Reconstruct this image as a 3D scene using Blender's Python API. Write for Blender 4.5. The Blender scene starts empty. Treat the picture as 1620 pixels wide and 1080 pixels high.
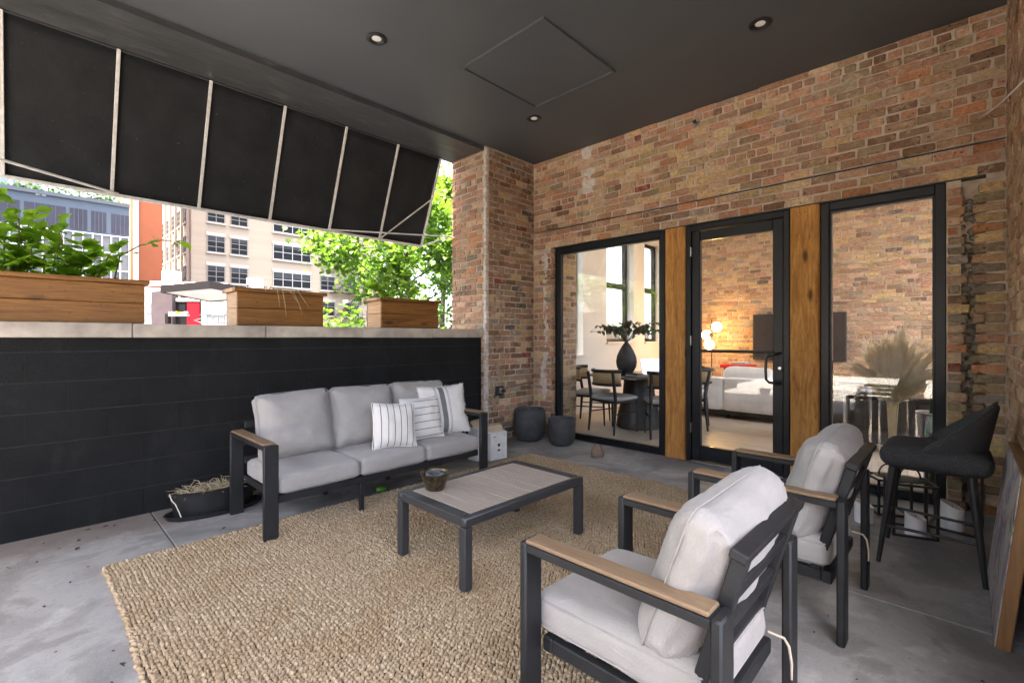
import bpy, math, random
import numpy as np
from mathutils import Vector, Matrix, noise
random.seed(7)
rnd = random.random
def U(a, b): return a + (b - a) * rnd()
R = math.radians
S = bpy.context.scene
COL = S.collection

# ------------------------------------------------------------------ camera, sky, sun, exposure
CH, F, HZ, YAW = 1.28, 745.0, 534.0, R(44.0)
cam = bpy.data.cameras.new('camera'); co = bpy.data.objects.new('camera', cam); COL.objects.link(co)
cam.sensor_width = 36.0; cam.lens = 36.0 * F / 1620.0
cam.shift_y = -(540.0 - HZ) / 1620.0
cam.clip_start = 0.05; cam.clip_end = 2000
co.location = (0, 0, CH); co.rotation_euler = (R(90), 0, YAW)
S.camera = co

SUN_EL, SUN_AZ = R(78), R(188)      # azimuth measured from +Y towards +X
w = bpy.data.worlds.new('World'); S.world = w; w.use_nodes = True
nt = w.node_tree; nt.nodes.clear()
sky = nt.nodes.new('ShaderNodeTexSky'); sky.sky_type = 'NISHITA'; sky.sun_disc = False
sky.sun_elevation = SUN_EL; sky.sun_rotation = SUN_AZ
sky.air_density = 0.7; sky.dust_density = 5.0; sky.ozone_density = 0.3
bg = nt.nodes.new('ShaderNodeBackground'); bg.inputs[1].default_value = 0.15
wo = nt.nodes.new('ShaderNodeOutputWorld')
nt.links.new(sky.outputs[0], bg.inputs[0]); nt.links.new(bg.outputs[0], wo.inputs[0])
sl = bpy.data.lights.new('sun', 'SUN'); sl.energy = 3.0; sl.angle = R(0.6); sl.color = (1, .95, .88)
so = bpy.data.objects.new('sun', sl); COL.objects.link(so)
sd = Vector((math.sin(SUN_AZ) * math.cos(SUN_EL), math.cos(SUN_AZ) * math.cos(SUN_EL), math.sin(SUN_EL)))
so.rotation_euler = sd.to_track_quat('Z', 'Y').to_euler(); so.location = (20, -10, 40)
S.view_settings.view_transform = 'Standard'; S.view_settings.look = 'None'
S.view_settings.gamma = 1.0; S.view_settings.exposure = 3.9
S.view_settings.use_white_balance = True; S.view_settings.white_balance_temperature = 7250; S.view_settings.white_balance_tint = 10
S.render.engine = 'CYCLES'
S.cycles.use_denoising = True
S.cycles.max_bounces = 10; S.cycles.diffuse_bounces = 6; S.cycles.transparent_max_bounces = 24
S.cycles.sample_clamp_indirect = 8.0
S.cycles.caustics_reflective = False; S.cycles.caustics_refractive = False

# photo pixel (1620x1080) -> world, for a plane or a depth
FW = (-math.sin(YAW), math.cos(YAW)); RT = (math.cos(YAW), math.sin(YAW))
def pd(px):
    a = (px - 810.0) / F
    return (FW[0] + RT[0] * a, FW[1] + RT[1] * a)
def onX(px, py, X):
    d = pd(px); t = X / d[0]; return (d[1] * t, CH - t * (py - HZ) / F)
def onY(px, py, Y):
    d = pd(px); t = Y / d[1]; return (d[0] * t, CH - t * (py - HZ) / F)
def at(px, py, t):
    d = pd(px); return Vector((d[0] * t, d[1] * t, CH - t * (py - HZ) / F))

# ------------------------------------------------------------------ materials
class N:
    def __init__(s, name):
        s.m = bpy.data.materials.new(name); s.m.use_nodes = True
        s.t = s.m.node_tree; s.b = s.t.nodes['Principled BSDF']; s.o = s.t.nodes['Material Output']
    def n(s, typ, **k):
        x = s.t.nodes.new('ShaderNode' + typ)
        for a, v in k.items():
            if isinstance(a, str) and hasattr(x, a): setattr(x, a, v)
        return x
    def l(s, a, b): s.t.links.new(a, b)
    def pos(s): return s.n('NewGeometry').outputs['Position']
    def obj(s): return s.n('TexCoord').outputs['Object']
    def mapv(s, v, sc, loc=(0, 0, 0), rot=(0, 0, 0)):
        m = s.n('Mapping'); m.inputs['Scale'].default_value = sc if hasattr(sc, '__len__') else (sc,) * 3
        m.inputs['Location'].default_value = loc; m.inputs['Rotation'].default_value = rot
        s.l(v, m.inputs[0]); return m.outputs[0]
    def noise(s, v, sc, det=4, rough=.55, dist=0):
        x = s.n('TexNoise'); x.inputs['Scale'].default_value = sc; x.inputs['Detail'].default_value = det
        x.inputs['Roughness'].default_value = rough; x.inputs['Distortion'].default_value = dist
        s.l(v, x.inputs['Vector']); return x.outputs['Fac']
    def ramp(s, f, pts):
        x = s.n('ValToRGB'); e = x.color_ramp.elements
        while len(e) < len(pts): e.new(.5)
        for i, (p, c) in enumerate(pts):
            e[i].position = p; e[i].color = (c if hasattr(c, '__len__') else (c, c, c)) + (() if hasattr(c, '__len__') and len(c) == 4 else (1,))
        s.l(f, x.inputs[0]); return x.outputs[0]
    def mix(s, f, a, b, mode='MIX'):
        x = s.n('Mix'); x.data_type = 'RGBA'; x.blend_type = mode
        for k, v in ((0, f), (6, a), (7, b)):
            if hasattr(v, 'is_output') or isinstance(v, bpy.types.NodeSocket): s.l(v, x.inputs[k])
            elif k == 0: x.inputs[0].default_value = v
            else: x.inputs[k].default_value = tuple(v) + ((1,) if len(v) == 3 else ())
        return x.outputs[2]
    def math(s, op, a, b=0.0):
        x = s.n('Math'); x.operation = op
        for k, v in ((0, a), (1, b)):
            if isinstance(v, bpy.types.NodeSocket): s.l(v, x.inputs[k])
            else: x.inputs[k].default_value = v
        return x.outputs[0]
    def bump(s, h, st=.3, dist=.01, prev=None):
        x = s.n('Bump'); x.inputs['Strength'].default_value = st; x.inputs['Distance'].default_value = dist
        s.l(h, x.inputs['Height'])
        if prev: s.l(prev, x.inputs['Normal'])
        return x.outputs[0]
    def set(s, col=None, rough=None, metal=None, nrm=None, spec=None, **k):
        for nm, v in (('Base Color', col), ('Roughness', rough), ('Metallic', metal), ('Normal', nrm), ('Specular IOR Level', spec)):
            if v is None: continue
            i = s.b.inputs[nm]
            if isinstance(v, bpy.types.NodeSocket): s.l(v, i)
            elif hasattr(v, '__len__'): i.default_value = tuple(v) + (1,)
            else: i.default_value = v
        return s.m

def plain(name, c, rough=.6, var=.15, sc=6, bsc=60, bst=.1, metal=0, spec=.5, coord='pos'):
    """one colour with uneven tone, uneven gloss and fine relief"""
    m = N(name); p = m.pos() if coord == 'pos' else m.obj()
    f = m.noise(p, sc, 5)
    a = tuple(x * (1 - var) for x in c); b = tuple(min(1, x * (1 + var)) for x in c)
    col = m.ramp(f, [(.3, a), (.7, b)])
    g = m.noise(p, bsc, 3)
    r = m.math('ADD', m.math('MULTIPLY', f, .2), rough - .1)
    return m.set(col, r, metal, m.bump(g, bst, .004), spec)

def wood(name, c0, c1, axis=2, sc=5, knots=True, rough=.6, spec=.4, stretch=14):
    m = N(name); p = m.pos()
    s3 = [stretch] * 3; s3[axis] = 1.0
    v = m.mapv(p, tuple(x * sc / 5 for x in s3))
    g1 = m.noise(v, 2.2, 6, .6, 1.2); g2 = m.noise(v, 9, 3, .6)
    col = m.ramp(g1, [(.25, c0), (.75, c1)])
    col = m.mix(m.math('MULTIPLY', m.ramp(g2, [(.5, 0.0), (.75, 1.0)]), .35), col, tuple(x * .45 for x in c0))
    h = m.math('ADD', g1, m.math('MULTIPLY', g2, .6))
    if knots:
        k3 = [6.0] * 3; k3[axis] = 2.2
        vo = m.n('TexVoronoi'); vo.inputs['Scale'].default_value = 1.0
        m.l(m.mapv(p, tuple(k3)), vo.inputs['Vector'])
        kk = m.ramp(vo.outputs['Distance'], [(.06, 1.0), (.17, 0.0)])
        sel = m.ramp(m.noise(p, 1.7, 1), [(.42, 0.0), (.5, 1.0)])
        col = m.mix(m.math('MULTIPLY', m.ramp(m.noise(m.mapv(p, tuple(x * .5 + 1 for x in k3)), 14, 3, .7), [(.64, 0.0), (.7, 1.0)]), .7), col, tuple(x * .2 for x in c0))
        col = m.mix(m.math('MULTIPLY', m.math('MULTIPLY', kk, sel), .85), col, tuple(x * .22 for x in c0))
    return m.set(col, rough, 0, m.bump(h, .25, .004), spec)

def brickmat(name, attr):
    m = N(name); p = m.pos()
    if attr:
        a = m.n('Attribute'); a.attribute_name = 'tint'; base = a.outputs['Color']
    else:
        base = m.n('ObjectInfo').outputs['Color']
    n1 = m.noise(p, 34, 6, .65); n2 = m.noise(p, 3.1, 5, .6, .6); n3 = m.noise(p, 120, 2)
    col = m.mix(m.ramp(n1, [(.35, 0.0), (.72, .62)]), m.mix(.22, base, base, 'MULTIPLY'), (.1, .055, .036))
    col = m.mix(m.math('MULTIPLY', m.ramp(n1, [(.6, 0.0), (.74, 1.0)]), .3), col, (.6, .46, .34))
    smear = m.ramp(m.math('ADD', m.math('MULTIPLY', n2, .75), m.math('MULTIPLY', n1, .25)), [(.52, 0.0), (.66, 1.0)])
    col = m.mix(m.math('MULTIPLY', smear, .4), col, (.5, .37, .27))
    pit = m.n('TexVoronoi'); pit.inputs['Scale'].default_value = 26; m.l(p, pit.inputs['Vector'])
    pk = m.math('MULTIPLY', m.ramp(pit.outputs['Distance'], [(.1, 1.0), (.24, 0.0)]), m.ramp(m.noise(p, 11, 2), [(.5, 0.0), (.58, 1.0)]))
    col = m.mix(m.math('MULTIPLY', pk, .6), col, (.09, .06, .045))
    n4 = m.noise(p, 17, 7, .7, .4)
    limes = m.math('MULTIPLY', m.ramp(n4, [(.53, 0.0), (.6, 1.0)]), m.ramp(n2, [(.42, .25), (.6, 1.0)]))
    col = m.mix(m.math('MULTIPLY', limes, .55), col, (.55, .425, .295))
    n1 = m.math('ADD', n1, m.math('MULTIPLY', n4, .8))
    h = m.math('SUBTRACT', m.math('ADD', n1, m.math('MULTIPLY', n3, .35)), m.math('MULTIPLY', pk, .8))
    return m.set(col, .9, 0, m.bump(h, .9, .016), .25)

MT = {}
def mk():
    MT['brick'] = brickmat('brick_clay', False); MT['brick_s'] = brickmat('brick_clay_joined', True)
    m = N('lime_mortar'); p = m.pos(); f = m.noise(p, 9, 6, .65); g = m.noise(p, 90, 4, .7)
    MT['mortar'] = m.set(m.ramp(f, [(.3, (.34, .262, .2)), (.7, (.58, .475, .375))]), .95, 0, m.bump(m.math('ADD', f, g), .8, .01), .2)
    m = N('grey_rubble_mortar'); p = m.pos(); f = m.noise(p, 14, 6, .65); g = m.noise(p, 70, 4, .7)
    MT['rubble'] = m.set(m.ramp(f, [(.3, (.1, .085, .065)), (.7, (.27, .24, .195))]), .95, 0, m.bump(m.math('ADD', f, g), .9, .01), .2)
    MT['plaster'] = plain('pale_plaster', (.52, .47, .42), .9, .2, 20, 60, .5)
    # concrete floor with stains
    m = N('stained_concrete'); p = m.pos()
    a = m.noise(p, 1.5, 8, .6, .5); b = m.noise(p, 3.1, 9, .72, .35); c = m.noise(p, 14, 6, .7); d = m.noise(p, 160, 3)
    col = m.ramp(a, [(.34, (.14, .139, .135)), (.47, (.213, .208, .198)), (.5, (.28, .275, .262)), (.56, (.26, .26, .256)), (.6, (.335, .33, .318)), (.7, (.375, .37, .356))])
    col = m.mix(m.math('MULTIPLY', m.ramp(b, [(.5, 0.0), (.62, 1.0)]), .55), col, (.17, .16, .148))
    col = m.mix(m.math('MULTIPLY', m.ramp(c, [(.5, 0.0), (.72, 1.0)]), .35), col, (.13, .125, .12))
    sx = m.n('SeparateXYZ'); m.l(p, sx.inputs[0])
    edge = m.math('ADD', m.math('MULTIPLY', sx.outputs[0], -1.0), m.math('MULTIPLY', b, .9))   # dirt washed against the parapet
    col = m.mix(m.math('MULTIPLY', m.ramp(m.math('SUBTRACT', edge, 4.0), [(.2, 0.0), (.5, 1.0)]), .75), col, (.15, .115, .092))
    col = m.mix(m.math('MULTIPLY', m.ramp(d, [(.56, 0.0), (.7, 1.0)]), .35), col, (.42, .42, .41))
    col = m.mix(m.math('MULTIPLY', m.ramp(m.noise(p, 75, 4, .75), [(.6, 0.0), (.68, 1.0)]), .5), col, (.07, .068, .064))
    rg = m.ramp(a, [(.3, .72), (.7, .45)])
    MT['floor'] = m.set(col, rg, 0, m.bump(m.math('ADD', c, m.math('MULTIPLY', d, .5)), .2, .006), .45)
    # black painted block
    m = N('black_painted_block'); p = m.pos(); f = m.noise(p, 3, 5); g = m.noise(p, 150, 4, .7); h = m.noise(p, 40, 4)
    col = m.ramp(f, [(.3, (.0055, .0057, .006)), (.7, (.012, .0122, .0126))])
    col = m.mix(m.math('MULTIPLY', m.ramp(m.noise(p, 60, 5, .8), [(.66, 0.0), (.74, 1.0)]), .3), col, (.07, .07, .07))
    col = m.mix(m.math('MULTIPLY', m.ramp(m.noise(m.mapv(p, (1, 1, .45)), 5, 7, .7), [(.55, 0.0), (.7, 1.0)]), .3), col, (.035, .034, .033))
    MT['block'] = m.set(col, .8, 0, m.bump(m.math('ADD', g, h), .9, .012), .22)
    MT['blockmortar'] = plain('black_painted_joint', (.026, .0255, .025), .85, .3, 10, 90, .4, 0, .2)
    # ceiling
    m = N('charcoal_ceiling_paint'); p = m.pos(); f = m.noise(p, 1.2, 4); g = m.noise(p, 220, 3)
    MT['ceil'] = m.set(m.ramp(f, [(.3, (.056, .062, .069)), (.7, (.068, .075, .083))]), .45, 0, m.bump(g, .1, .002), .5)
    m = N('worn_soffit_paint'); p = m.pos(); f = m.noise(m.mapv(p, (5, 1, 5)), 2.5, 7, .7, .8); g = m.noise(p, 50, 5)
    col = m.ramp(f, [(.3, (.03, .031, .032)), (.55, (.05, .0515, .054)), (.75, (.12, .122, .126))])
    col = m.mix(m.ramp(m.noise(p, 45, 4, .8), [(.71, 0.0), (.75, .8)]), col, (.3, .29, .27))
    MT['soffit'] = m.set(col, .4, 0, m.bump(m.math('ADD', f, g), .35, .006), .5)
    # awning cloth
    m = N('black_awning_cloth'); p = m.pos(); g = m.noise(p, 260, 3); f = m.noise(p, 4, 5)
    col = m.ramp(f, [(.3, (.014, .0148, .0162)), (.7, (.023, .0242, .0262))])
    col = m.mix(m.ramp(m.noise(p, 38, 3, .6), [(.72, 0.0), (.75, .6)]), col, (.25, .24, .23))
    MT['awning'] = m.set(col, .85, 0, m.bump(g, .4, .004, m.bump(m.noise(p, 3.5, 4, .6, .6), .25, .05)), .15)
    MT['whitemetal'] = plain('aged_white_metal', (.55, .54, .52), .45, .15, 30, 80, .1)
    MT['coping'] = plain('pale_stone_coping', (.36, .305, .245), .85, .35, 5, 50, .4)
    MT['cedar'] = wood('shaded_cedar_board', (.085, .028, .003), (.25, .105, .017), 1, 5, True, .6)  # darkened so the front boards look backlit; the shade is in the colour
    MT['cedar_e'] = wood('cedar_end_board', (.3, .15, .055), (.52, .3, .13), 0, 5, True, .6)
    MT['timber'] = wood('old_timber_post', (.2, .075, .013), (.62, .31, .088), 2, 6, True, .75, .3, 9)
    MT['teak'] = wood('plastic_teak', (.15, .095, .052), (.25, .165, .098), 0, 10, False, .55, .4, 18)
    MT['slat'] = wood('weathered_table_slat', (.29, .24, .195), (.39, .335, .28), 0, 10, False, .5, .4, 18)
    MT['frame'] = plain('charcoal_powder_coat', (.015, .0152, .016), .5, .25, 8, 260, .25, 0, .3)
    MT['tableframe'] = plain('grey_powder_coat', (.03, .031, .033), .45, .12, 8, 300, .1)
    MT['winframe'] = plain('blue_black_steel', (.004, .006, .008), .42, .3, 8, 60, .1, 0, .35)
    MT['black'] = plain('matt_black', (.012, .012, .012), .55, .2, 10, 80, .1)
    MT['blackmetal'] = plain('black_metal', (.014, .014, .014), .4, .2, 10, 80, .1)
    MT['rubber'] = plain('black_plastic', (.012, .012, .013), .45, .25, 12, 60, .15)
    MT['pot'] = plain('dark_fibre_clay', (.04, .04, .041), .7, .4, 14, 40, .6)
    MT['steel'] = plain('brushed_steel', (.5, .5, .5), .3, .1, 20, 80, .05, 1)
    m = N('tarnished_brass'); p = m.pos(); f = m.noise(p, 40, 5)
    MT['brass'] = m.set(m.ramp(f, [(.3, (.05, .04, .025)), (.7, (.2, .16, .09))]), .35, .9, m.bump(f, .2, .003))
    def fabric(name, c, sc=260, st=.6, coord='obj'):
        m = N(name); p = m.obj()
        wv = m.n('TexWave'); wv.inputs['Scale'].default_value = sc / 3; m.l(p, wv.inputs['Vector'])
        g = m.noise(p, sc, 2); f = m.noise(p, 7, 5)
        col = m.ramp(f, [(.3, tuple(x * .9 for x in c)), (.7, tuple(x * 1.06 for x in c))])
        col = m.mix(m.math('MULTIPLY', m.ramp(g, [(.4, 0.0), (.7, 1.0)]), .3), col, tuple(x * .7 for x in c))
        wr = m.noise(m.mapv(p, (3, 3, 9)), 2.2, 4, .6, .9)
        b = m.bump(wr, .22, .03)
        m.b.inputs['Sheen Weight'].default_value = .15
        return m, m.set(col, .92, 0, m.bump(g, st, .002, b), .2)
    MT['fabric'] = fabric('oatmeal_outdoor_fabric', (.315, .293, .272))[1]
    MT['backcloth'] = fabric('beige_lining_cloth', (.5, .42, .32), 500)[1]
    MT['whitefab'] = fabric('white_sofa_fabric', (.78, .76, .72))[1]
    MT['boucle'] = None
    m = N('charcoal_boucle'); p = m.obj(); g = m.noise(p, 190, 3, .7); v = m.n('TexVoronoi'); v.inputs['Scale'].default_value = 170; m.l(p, v.inputs['Vector'])
    MT['boucle'] = m.set(m.ramp(g, [(.3, (.03, .03, .031)), (.5, (.045, .045, .046)), (.7, (.09, .09, .092))]), .95, 0, m.bump(m.math('ADD', g, v.outputs[0]), .5, .005), .15)
    # jute
    m = N('jute_fibre'); p = m.pos(); f = m.noise(p, 2.2, 5, .6, .5); g = m.noise(p, 55, 3); h = m.noise(p, 420, 3)
    col = m.ramp(m.math('ADD', m.math('MULTIPLY', g, .55), m.math('MULTIPLY', h, .45)), [(.3, (.14, .096, .054)), (.5, (.365, .274, .172)), (.7, (.6, .485, .335))])
    col = m.mix(m.math('MULTIPLY', m.ramp(f, [(.45, 0.0), (.62, 1.0)]), .35), col, (.27, .16, .075))
    MT['jute'] = m.set(col, .9, 0, m.bump(h, .6, .004), .2)
    MT['jutebase'] = plain('shaded_jute_backing', (.045, .028, .015), .95, .3, 30, 200, .5)  # backing colour darkened so holes in the weave look shaded
    # clear pane: passes light, mirrors by angle
    m = N('window_glass'); m.t.nodes.remove(m.b)
    tr = m.n('BsdfTransparent'); tr.inputs[0].default_value = (.965, .975, .97, 1); gl = m.n('BsdfGlossy'); gl.inputs['Roughness'].default_value = .0
    ge = m.n('NewGeometry'); dt = m.n('VectorMath'); dt.operation = 'DOT_PRODUCT'; m.l(ge.outputs['Incoming'], dt.inputs[0]); m.l(ge.outputs['Normal'], dt.inputs[1])
    c1 = m.math('SUBTRACT', 1.0, m.math('ABSOLUTE', dt.outputs['Value'])); fr = m.math('ADD', m.math('MULTIPLY', m.math('POWER', c1, 5.0), .95), .045); ms = m.n('MixShader')
    m.l(fr, ms.inputs[0]); m.l(tr.outputs[0], ms.inputs[1]); m.l(gl.outputs[0], ms.inputs[2]); m.l(ms.outputs[0], m.o.inputs[0])
    MT['glass'] = m.m
    def leaf(name, c0, c1, tr=.45):
        m = N(name); p = m.pos(); f = m.noise(p, 5, 3)
        col = m.ramp(f, [(.35, c0), (.65, c1)]); m.set(col, .45, 0, None, .4)
        t = m.n('BsdfTranslucent'); m.l(m.mix(.65 if tr > .5 else .4, col, (.36, .6, .045) if tr > .5 else (.2, .4, .03)), t.inputs[0]); ms = m.n('MixShader'); ms.inputs[0].default_value = tr
        m.l(m.b.outputs[0], ms.inputs[1]); m.l(t.outputs[0], ms.inputs[2]); m.l(ms.outputs[0], m.o.inputs[0]); return m.m
    MT['leaf'] = leaf('green_leaf', (.09, .18, .013), (.165, .28, .028), .82)
    MT['treeleaf'] = leaf('maple_leaf', (.035, .095, .01), (.09, .18, .018), .5)
    MT['leafdark'] = leaf('tree_leaf', (.035, .085, .012), (.075, .15, .02))
    MT['euc'] = leaf('eucalyptus_leaf', (.02, .04, .03), (.05, .08, .06), .15)
    MT['dryleaf'] = leaf('dry_leaf', (.12, .055, .03), (.22, .12, .06), .2)
    MT['bark'] = plain('bark', (.06, .045, .032), .9, .35, 30, 60, .7)
    MT['straw'] = plain('dry_straw', (.34, .27, .16), .8, .3, 30, 60, .2)
    MT['soil'] = plain('potting_soil', (.03, .02, .013), .95, .5, 30, 60, 1)
    m = N('pampas_plume'); p = m.pos(); col = m.ramp(m.noise(p, 14, 3), [(.3, (.8, .72, .55)), (.7, (.9, .84, .7))]); m.set(col, .9, 0, None, .2)
    t = m.n('BsdfTranslucent'); m.l(col, t.inputs[0]); ms = m.n('MixShader'); ms.inputs[0].default_value = .6
    m.l(m.b.outputs[0], ms.inputs[1]); m.l(t.outputs[0], ms.inputs[2]); m.l(ms.outputs[0], m.o.inputs[0]); MT['pampas'] = m.m
mk()

# ------------------------------------------------------------------ mesh building
class MB:
    def __init__(s): s.v = []; s.f = []; s.X = None
    def add(s, vs, fs):
        o = len(s.v)
        if s.X is not None: vs = [s.X @ Vector(p) for p in vs]
        s.v += [tuple(p) for p in vs]; s.f += [tuple(i + o for i in q) for q in fs]; return s
    def box(s, x0, x1, y0, y1, z0, z1):
        return s.add([(x, y, z) for z in (z0, z1) for y in (y0, y1) for x in (x0, x1)],
                     [(0, 2, 3, 1), (4, 5, 7, 6), (0, 1, 5, 4), (2, 6, 7, 3), (0, 4, 6, 2), (1, 3, 7, 5)])
    def cbox(s, x0, x1, y0, y1, z0, z1, b=.004, j=0):
        b = min(b, (x1 - x0) * .45, (y1 - y0) * .45, (z1 - z0) * .45)
        lo = (x0, y0, z0); hi = (x1, y1, z1); vs = []; idx = {}
        for sx in (0, 1):
            for sy in (0, 1):
                for sz in (0, 1):
                    c = [(lo, hi)[q][k] for k, q in enumerate((sx, sy, sz))]; sg = [1 - 2 * q for q in (sx, sy, sz)]
                    for ax in range(3):
                        p = [c[k] + (0 if k == ax else sg[k] * b) for k in range(3)]
                        if j: p = [q + U(-j, j) for q in p]
                        idx[(sx, sy, sz, ax)] = len(vs); vs.append(p)
        I = idx; fs = []
        for ax in range(3):
            o = [k for k in range(3) if k != ax]
            for q in (0, 1):
                def g(a, bb):
                    t = [0, 0, 0]; t[ax] = q; t[o[0]] = a; t[o[1]] = bb; return I[tuple(t) + (ax,)]
                r = [g(0, 0), g(1, 0), g(1, 1), g(0, 1)]
                if (q == 0) != (ax == 1): r.reverse()
                fs.append(r)
            for a in (0, 1):
                for bb in (0, 1):
                    t0 = [0, 0, 0]; t0[o[0]] = a; t0[o[1]] = bb; t1 = list(t0); t1[ax] = 1
                    r = [I[tuple(t0) + (o[0],)], I[tuple(t1) + (o[0],)], I[tuple(t1) + (o[1],)], I[tuple(t0) + (o[1],)]]
                    if (a == bb) != (ax == 1): r.reverse()
                    fs.append(r)
        for sx in (0, 1):
            for sy in (0, 1):
                for sz in (0, 1):
                    r = [I[(sx, sy, sz, k)] for k in range(3)]
                    if (sx + sy + sz) % 2 == 0: r.reverse()
                    fs.append(r)
        return s.add(vs, fs)
    def tube(s, pts, r, n=8, cap=True):
        pts = [Vector(p) for p in pts]; m = len(pts); rs = r if hasattr(r, '__len__') else [r] * m
        vs = []; fs = []; up = None
        for i, p in enumerate(pts):
            d = (pts[min(i + 1, m - 1)] - pts[max(i - 1, 0)])
            d = d.normalized() if d.length > 1e-9 else Vector((0, 0, 1))
            if up is None: up = Vector((0, 0, 1)) if abs(d.z) < .9 else Vector((1, 0, 0))
            a = d.cross(up)
            if a.length < 1e-5: a = d.cross(Vector((.3, 1, .2)))
            a.normalize(); b = a.cross(d); up = b
            for k in range(n):
                t = 2 * math.pi * k / n; vs.append(p + (a * math.cos(t) + b * math.sin(t)) * rs[i])
        for i in range(m - 1):
            for k in range(n):
                fs.append((i * n + k, i * n + (k + 1) % n, (i + 1) * n + (k + 1) % n, (i + 1) * n + k))
        if cap: fs += [tuple(range(n - 1, -1, -1)), tuple(range((m - 1) * n, m * n))]
        return s.add(vs, fs)
    def lathe(s, prof, n=32, c=(0, 0, 0), sx=1, sy=1):
        vs = []; fs = []; m = len(prof)
        for r, z in prof:
            for k in range(n):
                t = 2 * math.pi * k / n; vs.append((c[0] + r * sx * math.cos(t), c[1] + r * sy * math.sin(t), c[2] + z))
        for i in range(m - 1):
            for k in range(n):
                fs.append((i * n + k, i * n + (k + 1) % n, (i + 1) * n + (k + 1) % n, (i + 1) * n + k))
        if prof[0][0] > 1e-6: fs.append(tuple(range(n - 1, -1, -1)))
        if prof[-1][0] > 1e-6: fs.append(tuple(range((m - 1) * n, m * n)))
        return s.add(vs, fs)
    def ball(s, c, r, n=12, m=8, sc=(1, 1, 1), jit=0):
        vs = []; fs = []
        for i in range(m + 1):
            a = math.pi * i / m - math.pi / 2
            for k in range(n):
                t = 2 * math.pi * k / n; q = r * (1 + U(-jit, jit))
                vs.append((c[0] + q * sc[0] * math.cos(a) * math.cos(t), c[1] + q * sc[1] * math.cos(a) * math.sin(t), c[2] + q * sc[2] * math.sin(a)))
        for i in range(m):
            for k in range(n):
                fs.append((i * n + k, i * n + (k + 1) % n, (i + 1) * n + (k + 1) % n, (i + 1) * n + k))
        return s.add(vs, fs)
    def slab(s, poly, d):
        """polygon (3-D points) thickened by vector d"""
        n = len(poly); a = [Vector(p) for p in poly]; b = [p + Vector(d) for p in a]
        return s.add(a + b, [tuple(range(n)), tuple(range(2 * n - 1, n - 1, -1))] + [(i, i + n, (i + 1) % n + n, (i + 1) % n) for i in range(n)])
    def mesh(s, name, smooth=None, fix=False):
        me = bpy.data.meshes.new(name); me.from_pydata(s.v, [], s.f); me.update()
        if fix or len(s.f) < 6000:
            import bmesh
            bm = bmesh.new(); bm.from_mesh(me); bmesh.ops.recalc_face_normals(bm, faces=bm.faces); bm.to_mesh(me); bm.free()
        if smooth:
            me.polygons.foreach_set('use_smooth', [True] * len(me.polygons)); me.set_sharp_from_angle(angle=R(smooth))
        return me
    def build(s, name, mat, parent=None, smooth=None, world=True, fix=False):
        return obj(name, s.mesh(name, smooth, fix), mat, parent, world)
def wloc(o):
    v = Vector((0, 0, 0))
    while o is not None: v += o.location; o = o.parent
    return v
def obj(name, me, mat, parent=None, world=True):
    o = bpy.data.objects.new(name, me); COL.objects.link(o)
    if mat is not None:
        m = MT[mat] if isinstance(mat, str) else mat
        if not me.materials: me.materials.append(m)
    if parent is not None:
        o.parent = parent
        if world: o.location = -wloc(parent)
    return o
def tag(o, label=None, cat=None, group=None, kind=None):
    for k, v in (('label', label), ('category', cat), ('group', group), ('kind', kind)):
        if v: o[k] = v
    return o
def thing(name, label, cat, loc=(0, 0, 0), rz=0, group=None):
    o = bpy.data.objects.new(name, None); COL.objects.link(o); o.empty_display_size = .1
    o.location = loc; o.rotation_euler = (0, 0, rz)
    return tag(o, label, cat, group)
def dup(o, parent=None):
    c = o.copy(); COL.objects.link(c)
    if parent is not None: c.parent = parent
    for ch in list(o.children): dup(ch, c)
    return c
def T(loc=(0, 0, 0), rz=0, ry=0, rx=0):
    return Matrix.Translation(loc) @ Matrix.Rotation(rz, 4, 'Z') @ Matrix.Rotation(ry, 4, 'Y') @ Matrix.Rotation(rx, 4, 'X')

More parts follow.
